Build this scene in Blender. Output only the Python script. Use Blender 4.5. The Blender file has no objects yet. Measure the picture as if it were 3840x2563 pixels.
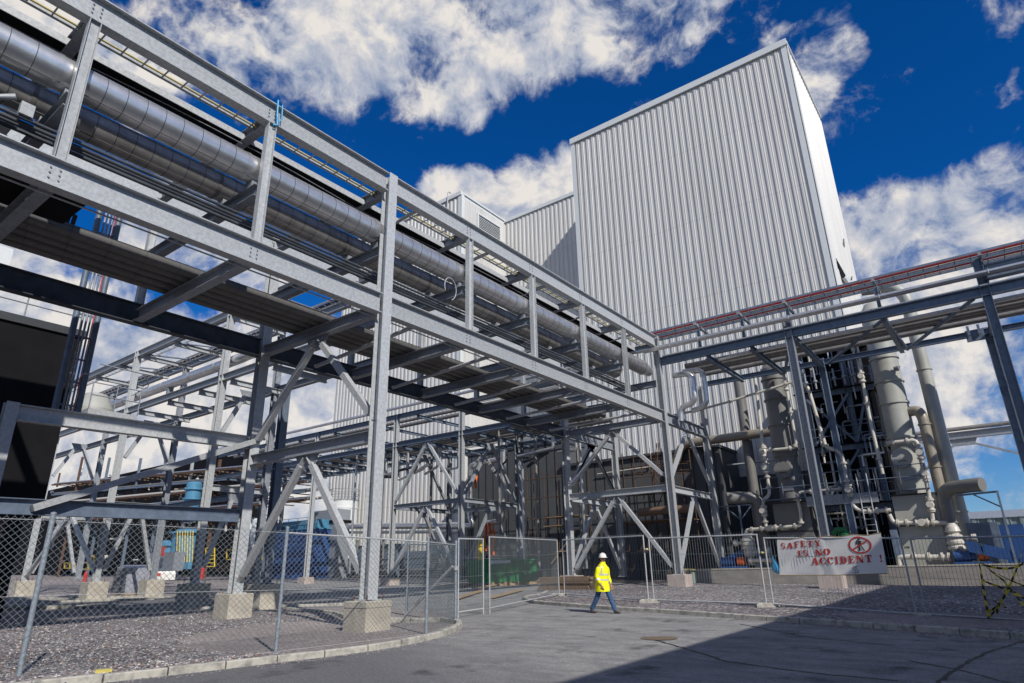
import bpy, math, random
from mathutils import Vector, Matrix
random.seed(7)
C = bpy.context.scene.collection
scene = bpy.context.scene

# ------------------------------------------------------------------ camera
YAW, PITCH, ROLL = math.radians(36.8068), math.radians(19.7644), math.radians(-1.1697)
FPX, EYE = 2385.418, 1.5
cy, sy, cp, sp, cr, sr = math.cos(YAW), math.sin(YAW), math.cos(PITCH), math.sin(PITCH), math.cos(ROLL), math.sin(ROLL)
_f = Vector((-sy*cp, cy*cp, sp)); _r = Vector((cy, sy, 0)); _u = _r.cross(_f)
CR = cr*_r + sr*_u; CU = -sr*_r + cr*_u; CF = _f
cam = bpy.data.cameras.new("camera"); cam_o = bpy.data.objects.new("camera", cam); C.objects.link(cam_o)
cam.sensor_width = 36; cam.lens = FPX*36/3840; cam.clip_start = 0.1; cam.clip_end = 3000
M = Matrix((CR, CU, -CF)).transposed().to_4x4(); M.translation = (0, 0, EYE)
cam_o.matrix_world = M
scene.camera = cam_o

def ray(u, v):
    x, y = u*3840/2349 - 1920, v*3840/2349 - 1281.5
    return (CR*x - CU*y + CF*FPX).normalized()
ORG = Vector((0, 0, EYE))
def at_x(u, v, X): d = ray(u, v); return ORG + d*(X/d.x)
def at_y(u, v, Y): d = ray(u, v); return ORG + d*(Y/d.y)
TS, TD = 0.02, 15.5
def gz(x, y): return TS*((-.6*x + .8*y) - TD)      # the yard falls very gently towards the viewer
def at_g(u, v, off=0):
    d = ray(u, v); n = Vector((.6*TS, -.8*TS, 1))
    return ORG + d*((off - TS*TD - n.dot(ORG))/n.dot(d))

# ------------------------------------------------------------------ light and sky
SUN = Vector((1, -.46, .84)).normalized()
sl = bpy.data.lights.new("sun", 'SUN'); sl.energy = 4.5; sl.angle = math.radians(0.53); sl.color = (1, .955, .885)
so = bpy.data.objects.new("sun", sl); C.objects.link(so); so.rotation_euler = SUN.to_track_quat('Z', 'Y').to_euler()
so.location = (40, -20, 60)
scene.view_settings.view_transform = 'Standard'; scene.view_settings.look = 'None'
scene.view_settings.exposure = 0; scene.view_settings.gamma = 1

w = bpy.data.worlds.new("World"); scene.world = w; w.use_nodes = True
nt = w.node_tree; nt.nodes.clear(); N = nt.nodes.new; Lk = nt.links.new
sky = N('ShaderNodeTexSky'); sky.sky_type = 'NISHITA'; sky.sun_disc = False
sky.sun_elevation = math.asin(SUN.z); sky.sun_rotation = math.atan2(SUN.x, SUN.y)
sky.altitude = 900; sky.air_density = 1.0; sky.dust_density = 0.25; sky.ozone_density = 3.0
tint = N('ShaderNodeMix'); tint.data_type = 'RGBA'; tint.blend_type = 'MULTIPLY'; tint.inputs[0].default_value = 1
tc = N('ShaderNodeTexCoord'); sz = N('ShaderNodeSeparateXYZ'); Lk(tc.outputs['Generated'], sz.inputs[0])
zr = N('ShaderNodeValToRGB'); Lk(sz.outputs[2], zr.inputs[0]); zr.color_ramp.elements[0].position = .02; zr.color_ramp.elements[0].color = (.40, .54, .74, 1); zr.color_ramp.elements[1].position = .42; zr.color_ramp.elements[1].color = (.018, .40, .875, 1)
z2 = zr.color_ramp.elements.new(.20); z2.color = (.12, .46, .80, 1)
dbl = N('ShaderNodeMix'); dbl.data_type = 'RGBA'; dbl.blend_type = 'MULTIPLY'; dbl.inputs[0].default_value = 1; Lk(zr.outputs[0], dbl.inputs[6]); dbl.inputs[7].default_value = (2, 2, 2, 1)
Lk(sky.outputs[0], tint.inputs[6]); Lk(dbl.outputs[2], tint.inputs[7])
def math_(op, a, b=None, c=None):
    n = N('ShaderNodeMath'); n.operation = op
    for i, q in enumerate((a, b, c)):
        if q is None: continue
        if isinstance(q, (int, float)): n.inputs[i].default_value = q
        else: Lk(q, n.inputs[i])
    return n.outputs[0]
CLOUDS = [ # direction seen at, angular radius in degrees, weight
 (400,40,7,.50),(520,30,7,.54),(640,40,6,.60),(330,30,5,.44),(560,110,4.5,.48),(480,150,3.5,.42),(680,120,3,.48),(740,50,6,.72),(810,60,5,.82),(900,80,5,.86),(980,140,4.4,.86),(1045,205,3.0,.82),(1078,260,1.6,.72),(870,150,2.6,.66),
 (1000,50,6,.84),(1120,70,4.6,.82),(1230,40,5,.80),(1330,40,4.6,.74),(1430,30,4.6,.80),(1520,40,3.6,.70),(1575,10,3,.62),(1180,150,2.0,.56),(1545,100,2,.56),
 (1890,115,2.8,.70),(1935,112,1.8,.62),(1865,185,2.0,.62),(1800,95,1.5,.52),(1930,50,1.3,.50),(1875,235,1.0,.46),
 (2000,560,4.0,.92),(2110,510,3.2,.92),(2190,475,2.6,.80),(2290,450,3.0,.66),(2000,610,5,.95),(2130,580,5,.98),(2250,570,4.4,.86),(2330,480,2.4,.58),
 (2140,870,4.2,1.0),(2220,840,4,1.05),(2310,890,5,1.0),(2200,960,5.5,1.0),(2290,1020,5,.85),(2110,720,2.5,.7),(2330,1170,3,.55),(2200,1060,4.5,.66),
 (1040,470,2.8,1.3),(1085,455,2.4,1.3),(1135,485,2.4,1.2),(1170,475,2.0,1.05),(1215,430,3.0,1.05),(1270,420,3.2,1.05),(1300,390,2.2,.95),(1240,500,4,1.1),
 (330,565,2.2,.85),(410,600,2.8,.8),(560,625,2.4,1.0),(600,655,2.3,1.0),
 (255,830,2.6,1.2),(290,850,2.6,1.2),(370,785,1.9,1.2),(420,770,1.8,1.15),(250,720,3.4,.66),(60,700,5,.9),(110,740,4,.86),
 (400,900,6,1.35),(520,880,6,1.35),(300,960,6,1.3),(640,900,5,1.0),(720,960,6,1.25),(600,1000,7,1.3),(760,860,5,.74),(380,1050,7,.9),(560,1100,7,.8),(720,1080,7,.8),(250,1080,7,.9),
 (120,75,3,1.1),(40,30,3,.6)]
blob = None
for (u, v, rad, wt) in CLOUDS:
    d = ray(u, v)
    vm = N('ShaderNodeVectorMath'); vm.operation = 'DOT_PRODUCT'
    Lk(tc.outputs['Generated'], vm.inputs[0]); vm.inputs[1].default_value = d
    mr = N('ShaderNodeMapRange'); mr.interpolation_type = 'SMOOTHSTEP'
    mr.inputs[1].default_value = math.cos(math.radians(rad*1.55)); mr.inputs[2].default_value = math.cos(math.radians(rad*.35))
    mr.inputs[3].default_value = 0; mr.inputs[4].default_value = wt
    Lk(vm.outputs['Value'], mr.inputs[0])
    blob = mr.outputs[0] if blob is None else math_('SMOOTH_MAX', blob, mr.outputs[0], .18)
def fbm(scale, detail, rough, off, dist=.0, warp=None, amt=.0, lac=2.0):
    mp = N('ShaderNodeMapping'); Lk(tc.outputs['Generated'], mp.inputs[0]); mp.inputs['Location'].default_value = off
    v = mp.outputs[0]
    if warp is not None:
        ws = N('ShaderNodeVectorMath'); ws.operation = 'MULTIPLY_ADD'; Lk(warp, ws.inputs[0]); ws.inputs[1].default_value = (amt, amt, amt); Lk(v, ws.inputs[2]); v = ws.outputs[0]
    n = N('ShaderNodeTexNoise'); n.inputs['Scale'].default_value = scale; n.inputs['Detail'].default_value = detail
    n.inputs['Roughness'].default_value = rough; n.inputs['Distortion'].default_value = dist; n.inputs['Lacunarity'].default_value = lac
    Lk(v, n.inputs['Vector']); return n.outputs['Fac'], n.outputs['Color']
# away from the framed part of the sky: unseen cumulus added to brighten the ambient
vd = N('ShaderNodeVectorMath'); vd.operation = 'DOT_PRODUCT'; Lk(tc.outputs['Generated'], vd.inputs[0]); vd.inputs[1].default_value = CF
ve = N('ShaderNodeMapRange'); ve.interpolation_type = 'SMOOTHSTEP'; ve.inputs[1].default_value = .70; ve.inputs[2].default_value = .42; ve.inputs[3].default_value = 0; ve.inputs[4].default_value = .56
Lk(vd.outputs['Value'], ve.inputs[0]); blob = math_('MAXIMUM', blob, ve.outputs[0])
_, wv = fbm(6, 4, .5, (5, 2, 7))
n1, _ = fbm(7.5, 14, .56, (0, 0, 0), 0, wv, .10, 2.1)
n2, _ = fbm(24, 14, .60, (3, 1, 2), 0, wv, .06, 2.2)
bil = math_('SUBTRACT', 1, math_('ABSOLUTE', math_('SUBTRACT', math_('MULTIPLY', n2, 2), 1)))     # billows
dens = math_('ADD', blob, math_('ADD', math_('MULTIPLY', math_('SUBTRACT', n1, .5), 2.9), math_('MULTIPLY', math_('SUBTRACT', bil, .78), .55)))
mk = N('ShaderNodeMapRange'); mk.interpolation_type = 'SMOOTHSTEP'
mk.inputs[1].default_value = .42; mk.inputs[2].default_value = .98; Lk(dens, mk.inputs[0])
# cloud colour: thin parts and bellies bluish, thick sunny tops cream; lit side faces the sun
n3, _ = fbm(7.5, 8, .56, (SUN.x*.03, SUN.y*.03, SUN.z*.03), 0, wv, .10, 2.1)
lit = math_('ADD', math_('MULTIPLY', math_('SUBTRACT', n1, n3), 3.6), math_('ADD', math_('MULTIPLY', math_('SUBTRACT', bil, .78), .35), math_('MULTIPLY', math_('SUBTRACT', dens, .85), .42)))
ramp = N('ShaderNodeValToRGB'); Lk(math_('ADD', lit, .42), ramp.inputs[0])
e = ramp.color_ramp.elements; e[0].position = 0.05; e[0].color = (.36, .44, .62, 1); e[1].position = .95; e[1].color = (1.06, 1.0, .93, 1)
e2 = ramp.color_ramp.elements.new(.5); e2.color = (.66, .69, .78, 1)
cs = N('ShaderNodeMix'); cs.data_type = 'RGBA'; cs.blend_type = 'MULTIPLY'; cs.inputs[0].default_value = 1
Lk(ramp.outputs[0], cs.inputs[6]); SKYSTR = 0.06
cs.inputs[7].default_value = (.80/SKYSTR, .80/SKYSTR, .80/SKYSTR, 1)
mixc = N('ShaderNodeMix'); mixc.data_type = 'RGBA'
Lk(math_('MULTIPLY', mk.outputs[0], .96), mixc.inputs[0]); Lk(tint.outputs[2], mixc.inputs[6]); Lk(cs.outputs[2], mixc.inputs[7])
bg = N('ShaderNodeBackground'); bg.inputs[1].default_value = SKYSTR; Lk(mixc.outputs[2], bg.inputs[0])
wo = N('ShaderNodeOutputWorld'); Lk(bg.outputs[0], wo.inputs[0])

# ------------------------------------------------------------------ materials
def mat(name, col, rough=.6, metal=0., var=.12, scale=6., bump=0., bscale=40., col2=None, spec=.5, stretch=None, thr=(.35, .7), vary=0):
    m = bpy.data.materials.new(name); m.use_nodes = True; t = m.node_tree; b = t.nodes['Principled BSDF']
    b.inputs['Roughness'].default_value = rough; b.inputs['Metallic'].default_value = metal
    b.inputs['Specular IOR Level'].default_value = spec
    c = t.nodes.new('ShaderNodeTexCoord'); src = c.outputs['Object']
    if stretch:
        mp = t.nodes.new('ShaderNodeMapping'); mp.inputs['Scale'].default_value = stretch; t.links.new(src, mp.inputs[0]); src = mp.outputs[0]
    n = t.nodes.new('ShaderNodeTexNoise'); n.inputs['Scale'].default_value = scale; n.inputs['Detail'].default_value = 6; n.inputs['Roughness'].default_value = .62
    t.links.new(src, n.inputs['Vector'])
    r = t.nodes.new('ShaderNodeValToRGB'); t.links.new(n.outputs['Fac'], r.inputs[0])
    a = col2 if col2 else tuple(x*(1-var) for x in col); z = col if col2 else tuple(min(1, x*(1+var)) for x in col)
    r.color_ramp.elements[0].position = thr[0]; r.color_ramp.elements[1].position = thr[1]
    r.color_ramp.elements[0].color = (*a, 1); r.color_ramp.elements[1].color = (*z, 1)
    t.links.new(r.outputs[0], b.inputs['Base Color'])
    if vary:
        oi = t.nodes.new('ShaderNodeObjectInfo'); mr = t.nodes.new('ShaderNodeMapRange'); mr.inputs[3].default_value = 1-vary; mr.inputs[4].default_value = 1+vary; t.links.new(oi.outputs['Random'], mr.inputs[0])
        vs_ = t.nodes.new('ShaderNodeVectorMath'); vs_.operation = 'SCALE'; t.links.new(r.outputs[0], vs_.inputs[0]); t.links.new(mr.outputs[0], vs_.inputs['Scale']); t.links.new(vs_.outputs[0], b.inputs['Base Color'])
    if bump:
        n2 = t.nodes.new('ShaderNodeTexNoise'); n2.inputs['Scale'].default_value = bscale; n2.inputs['Detail'].default_value = 5; t.links.new(src, n2.inputs['Vector'])
        bp = t.nodes.new('ShaderNodeBump'); bp.inputs['Strength'].default_value = bump; bp.inputs['Distance'].default_value = .02
        t.links.new(n2.outputs['Fac'], bp.inputs['Height']); t.links.new(bp.outputs[0], b.inputs['Normal'])
    return m
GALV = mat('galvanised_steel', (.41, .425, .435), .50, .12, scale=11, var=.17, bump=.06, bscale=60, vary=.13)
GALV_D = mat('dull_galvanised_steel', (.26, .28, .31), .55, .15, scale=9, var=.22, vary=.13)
STEEL_B = mat('blue_grey_steel', (.135, .175, .235), .5, .15, scale=4, var=.2, vary=.13)
def clad_mat(name, col):
    m = mat(name, col, .42, 0, scale=.5, var=.07, stretch=(1, 1, .10)); t = m.node_tree; b = t.nodes['Principled BSDF']; src = b.inputs['Base Color'].links[0].from_socket
    c = t.nodes.new('ShaderNodeTexCoord'); sp = t.nodes.new('ShaderNodeSeparateXYZ'); t.links.new(c.outputs['Object'], sp.inputs[0])
    def mth(op, a, k):
        n = t.nodes.new('ShaderNodeMath'); n.operation = op; t.links.new(a, n.inputs[0]); n.inputs[1].default_value = k; return n.outputs[0]
    lap = mth('LESS_THAN', mth('FRACT', mth('DIVIDE', sp.outputs[2], 7.1), 0), .006)
    nz = t.nodes.new('ShaderNodeTexNoise'); nz.inputs['Scale'].default_value = 1.7; mp = t.nodes.new('ShaderNodeMapping'); mp.inputs['Scale'].default_value = (1.6, 1.6, .035); t.links.new(c.outputs['Object'], mp.inputs[0]); t.links.new(mp.outputs[0], nz.inputs['Vector']); nz.inputs['Detail'].default_value = 5
    mr = t.nodes.new('ShaderNodeMapRange'); mr.inputs[1].default_value = .52; mr.inputs[2].default_value = .75; mr.inputs[3].default_value = 0; mr.inputs[4].default_value = .22; t.links.new(nz.outputs['Fac'], mr.inputs[0])
    ad = t.nodes.new('ShaderNodeMath'); ad.operation = 'MULTIPLY_ADD'; t.links.new(lap, ad.inputs[0]); ad.inputs[1].default_value = .45; t.links.new(mr.outputs[0], ad.inputs[2])
    mx = t.nodes.new('ShaderNodeMix'); mx.data_type = 'RGBA'; t.links.new(ad.outputs[0], mx.inputs[0]); t.links.new(src, mx.inputs[6]); mx.inputs[7].default_value = (.25, .24, .22, 1); t.links.new(mx.outputs[2], b.inputs['Base Color']); return m
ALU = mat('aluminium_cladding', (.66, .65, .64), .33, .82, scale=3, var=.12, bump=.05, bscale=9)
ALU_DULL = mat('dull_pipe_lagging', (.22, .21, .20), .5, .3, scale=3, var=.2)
JOINT = mat('dark_joint', (.05, .05, .055), .6)
WHITE = clad_mat('white_cladding', (.57, .56, .535))
WHITE_T = mat('white_trim', (.66, .68, .67), .4, 0, var=.04)
CONC = mat('concrete', (.50, .455, .37), .85, 0, scale=3, col2=(.33, .30, .25), bump=.25, bscale=30, thr=(.3, .62))
CONC_P = mat('pinkish_concrete', (.47, .40, .36), .85, 0, scale=3, col2=(.36, .30, .27), bump=.2, bscale=30)
KERB = mat('kerb_concrete', (.44, .42, .37), .85, 0, scale=5, col2=(.21, .21, .19), bump=.25, bscale=25, thr=(.34, .56))
PLINTH = mat('plinth_concrete', (.31, .285, .255), .9, 0, scale=1.4, col2=(.21, .195, .18), bump=.2, bscale=20, stretch=(1, 1, 2.5))
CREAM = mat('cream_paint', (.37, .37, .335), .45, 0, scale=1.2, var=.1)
CREAM_D = mat('shade_darkened_cream_paint', (.17, .165, .155), .5, 0, scale=1.2, var=.1)  # cream darkened to stand in for shade on one tower and the goosenecks
IVORY = mat('ivory_plastic_pipe', (.54, .51, .45), .4, 0, scale=5, var=.1)
TANC = mat('tan_duct', (.31, .27, .21), .4, .2, scale=2, var=.1)
RED = mat('red_cable', (.56, .05, .035), .5, 0, scale=8, var=.15)
BLACK = mat('black_rubber', (.012, .012, .014), .6)
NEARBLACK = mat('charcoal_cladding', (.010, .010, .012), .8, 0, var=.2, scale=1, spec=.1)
NAVY = mat('navy_paint', (.02, .07, .22), .5, 0, var=.15, scale=2)
BLUE = mat('sky_blue_paint', (.07, .22, .34), .45, 0, var=.12, scale=2)
YEL = mat('yellow_paint', (.72, .50, .02), .5, 0, var=.1, scale=4)
RUST = mat('rusty_tube', (.15, .075, .04), .8, .1, scale=7, col2=(.06, .035, .025))
WOOD = mat('sawn_timber', (.42, .29, .16), .8, 0, scale=6, col2=(.25, .17, .10), stretch=(1, 1, 6))
GREEN = mat('green_paint', (.012, .16, .05), .5, 0, var=.2, scale=3)
ORANGE = mat('orange_paint', (.72, .13, .02), .5, 0, var=.12, scale=4)
BRICK = None
HIVIS = mat('hi_vis_fabric', (.86, .84, .0), .65, 0, var=.1, scale=9, bump=.3, bscale=12)
REFL = mat('reflective_tape', (.62, .64, .62), .35, .2, var=.06)
DENIM = mat('denim', (.035, .085, .19), .85, 0, scale=14, var=.3, bump=.3, bscale=20)
SKIN = mat('skin', (.46, .24, .16), .55, 0, var=.06)
HATW = mat('helmet_plastic', (.80, .79, .74), .3, 0, var=.03)
SHOE = mat('boot_leather', (.10, .085, .075), .7, 0, var=.2)
HAIR = mat('dark_hair', (.03, .025, .02), .8)
BANNER = mat('banner_sheet', (.80, .79, .77), .6, 0, scale=1.6, var=.07)
def cloth_mat(name, col):
    m = mat(name, col, .6, 0, scale=1.6, var=.07); t = m.node_tree; b = t.nodes['Principled BSDF']; o = t.nodes['Material Output']
    tr = t.nodes.new('ShaderNodeBsdfTranslucent'); tr.inputs[0].default_value = (.85, .83, .78, 1); mx = t.nodes.new('ShaderNodeMixShader'); mx.inputs[0].default_value = .25
    t.links.new(b.outputs[0], mx.inputs[1]); t.links.new(tr.outputs[0], mx.inputs[2]); t.links.new(mx.outputs[0], o.inputs[0]); return m
BANNER = cloth_mat('thin_white_sheet', (.80, .79, .77))
DARKST = mat('shade_darkened_steel', (.055, .065, .08), .6, .1, scale=3, var=.3)  # tone darkened to stand in for shade on the rack's rear lower beams
DADO = mat('grey_panel_cladding', (.23, .235, .24), .55, 0, scale=.5, var=.08)
SHED = mat('grey_shed_cladding', (.22, .23, .24), .6, 0, scale=.5, var=.08)
REDINK = mat('red_ink', (.42, .035, .02), .6, 0, var=.12, scale=10)
BLACKINK = mat('black_ink', (.02, .02, .02), .6)
WRAP = mat('grey_wrap', (.28, .29, .33), .3, 0, var=.25, scale=8)
TIMB = mat('weathered_boards', (.30, .20, .12), .85, 0, scale=9, col2=(.16, .11, .07))
CYANBAG = mat('blue_plastic_bag', (.05, .35, .62), .4, 0, var=.15, scale=9, bump=.4, bscale=12)

def ground_mat(name, cols, scale, bump, pos=None, big=.25, bigscale=.25, rough=.9, metal=0):
    """stones: one colour per voronoi cell, plus broad mottling"""
    m = bpy.data.materials.new(name); m.use_nodes = True; t = m.node_tree; b = t.nodes['Principled BSDF']
    b.inputs['Roughness'].default_value = rough; b.inputs['Specular IOR Level'].default_value = .25
    c = t.nodes.new('ShaderNodeTexCoord')
    v = t.nodes.new('ShaderNodeTexVoronoi'); v.inputs['Scale'].default_value = scale; t.links.new(c.outputs['Object'], v.inputs['Vector'])
    sep = t.nodes.new('ShaderNodeSeparateColor'); t.links.new(v.outputs['Color'], sep.inputs[0])
    r = t.nodes.new('ShaderNodeValToRGB'); t.links.new(sep.outputs[0], r.inputs[0]); r.color_ramp.interpolation = 'CONSTANT'
    el = r.color_ramp.elements
    while len(el) < len(cols): el.new(.5)
    for i, cc in enumerate(cols): el[i].position = (pos[i] if pos else i/len(cols)); el[i].color = (*cc, 1)
    n = t.nodes.new('ShaderNodeTexNoise'); n.inputs['Scale'].default_value = bigscale; n.inputs['Detail'].default_value = 5; t.links.new(c.outputs['Object'], n.inputs['Vector'])
    mr = t.nodes.new('ShaderNodeMapRange'); mr.inputs[1].default_value = .3; mr.inputs[2].default_value = .7; mr.inputs[3].default_value = 1-big; mr.inputs[4].default_value = 1+big
    t.links.new(n.outputs['Fac'], mr.inputs[0])
    mx = t.nodes.new('ShaderNodeVectorMath'); mx.operation = 'SCALE'; t.links.new(r.outputs[0], mx.inputs[0]); t.links.new(mr.outputs[0], mx.inputs['Scale'])
    t.links.new(mx.outputs[0], b.inputs['Base Color'])
    bp = t.nodes.new('ShaderNodeBump'); bp.inputs['Strength'].default_value = bump; bp.inputs['Distance'].default_value = .6/scale; bp.invert = True
    t.links.new(v.outputs['Distance'], bp.inputs['Height']); t.links.new(bp.outputs[0], b.inputs['Normal'])
    return m
GRAVEL = ground_mat('purple_grey_gravel', [(.09,.082,.095),(.18,.165,.175),(.25,.23,.235),(.19,.15,.14),(.31,.29,.285),(.42,.41,.405),(.66,.63,.60)], 14, 1.2, [0,.22,.42,.60,.74,.88,.96])
GRAVEL_P = ground_mat('pale_gravel', [(.20,.175,.17),(.28,.25,.24),(.34,.30,.29),(.25,.21,.20)], 16, .6)
def road_mat():
    m = bpy.data.materials.new('dusty_asphalt'); m.use_nodes = True; t = m.node_tree; b = t.nodes['Principled BSDF']
    b.inputs['Roughness'].default_value = .85; b.inputs['Specular IOR Level'].default_value = .3
    c = t.nodes.new('ShaderNodeTexCoord')
    def noise(scale, det, st=None, rot=0):
        s = c.outputs['Object']
        if st:
            mp = t.nodes.new('ShaderNodeMapping'); mp.inputs['Scale'].default_value = st; mp.inputs['Rotation'].default_value = (0, 0, rot); t.links.new(s, mp.inputs[0]); s = mp.outputs[0]
        n = t.nodes.new('ShaderNodeTexNoise'); n.inputs['Scale'].default_value = scale; n.inputs['Detail'].default_value = det; n.inputs['Roughness'].default_value = .65
        t.links.new(s, n.inputs['Vector']); return n.outputs['Fac']
    def ramp(f, a, z, p0, p1):
        r = t.nodes.new('ShaderNodeValToRGB'); t.links.new(f, r.inputs[0]); r.color_ramp.elements[0].position = p0; r.color_ramp.elements[1].position = p1
        r.color_ramp.elements[0].color = (*a, 1); r.color_ramp.elements[1].color = (*z, 1); return r.outputs[0]
    def mix(f, a, z):
        n = t.nodes.new('ShaderNodeMix'); n.data_type = 'RGBA'; t.links.new(f, n.inputs[0]); t.links.new(a, n.inputs[6]); t.links.new(z, n.inputs[7]); return n.outputs[2]
    def sc(f, a, z, p0, p1):
        n = t.nodes.new('ShaderNodeMapRange'); n.inputs[1].default_value = p0; n.inputs[2].default_value = p1; n.inputs[3].default_value = a; n.inputs[4].default_value = z; t.links.new(f, n.inputs[0]); return n.outputs[0]
    base = ramp(noise(60, 3), (.10, .10, .107), (.17, .17, .177), .35, .65)
    dust = ramp(noise(3, 5), (.235, .232, .228), (.31, .305, .30), .35, .7)
    # tyre-worn dust: streaks along the way traffic turns, and a bare dark strip along the near kerb
    streak = noise(1.1, 9, (.62, 1.5, 1), math.radians(-22))
    sx = t.nodes.new('ShaderNodeSeparateXYZ'); t.links.new(c.outputs['Object'], sx.inputs[0])
    a1 = t.nodes.new('ShaderNodeMath'); a1.operation = 'MULTIPLY_ADD'; t.links.new(sx.outputs[0], a1.inputs[0]); a1.inputs[1].default_value = .55; t.links.new(sx.outputs[1], a1.inputs[2])
    band = sc(a1.outputs[0], 0, 1, 3.2, 6.6)      # bare near the left kerb nose
    f = t.nodes.new('ShaderNodeMath'); f.operation = 'MULTIPLY'; t.links.new(sc(streak, .35, 1, .36, .58), f.inputs[0]); t.links.new(band, f.inputs[1])
    col = mix(f.outputs[0], base, dust)
    oil = sc(noise(.8, 8), 0, .85, .57, .68)
    dk = ramp(noise(8, 3), (.045, .045, .05), (.07, .07, .075), .3, .7)
    col = mix(oil, col, dk)
    vo = t.nodes.new('ShaderNodeTexVoronoi'); vo.inputs['Scale'].default_value = 55; t.links.new(c.outputs['Object'], vo.inputs['Vector']); sv = t.nodes.new('ShaderNodeSeparateColor'); t.links.new(vo.outputs['Color'], sv.inputs[0])
    mg = t.nodes.new('ShaderNodeMapRange'); mg.inputs[3].default_value = .72; mg.inputs[4].default_value = 1.28; t.links.new(sv.outputs[0], mg.inputs[0]); sc_v = t.nodes.new('ShaderNodeVectorMath'); sc_v.operation = 'SCALE'; t.links.new(col, sc_v.inputs[0]); t.links.new(mg.outputs[0], sc_v.inputs['Scale']); col = sc_v.outputs[0]
    t.links.new(col, b.inputs['Base Color'])
    bp = t.nodes.new('ShaderNodeBump'); bp.inputs['Strength'].default_value = .5; bp.inputs['Distance'].default_value = .012
    t.links.new(noise(45, 6), bp.inputs['Height']); t.links.new(bp.outputs[0], b.inputs['Normal'])
    return m
ROAD = road_mat()
def brick_mat():
    m = bpy.data.materials.new('red_brown_brick'); m.use_nodes = True; t = m.node_tree; b = t.nodes['Principled BSDF']; b.inputs['Roughness'].default_value = .9
    c = t.nodes.new('ShaderNodeTexCoord'); mp = t.nodes.new('ShaderNodeMapping'); mp.inputs['Rotation'].default_value = (0, math.radians(90), math.radians(90)); t.links.new(c.outputs['Object'], mp.inputs[0])
    k = t.nodes.new('ShaderNodeTexBrick'); k.inputs['Scale'].default_value = 2.2; t.links.new(mp.outputs[0], k.inputs['Vector'])
    k.inputs['Color1'].default_value = (.12, .06, .045, 1); k.inputs['Color2'].default_value = (.08, .04, .035, 1); k.inputs['Mortar'].default_value = (.14, .12, .10, 1)
    t.links.new(k.outputs[0], b.inputs['Base Color']); return m
BRICK = brick_mat()

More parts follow.
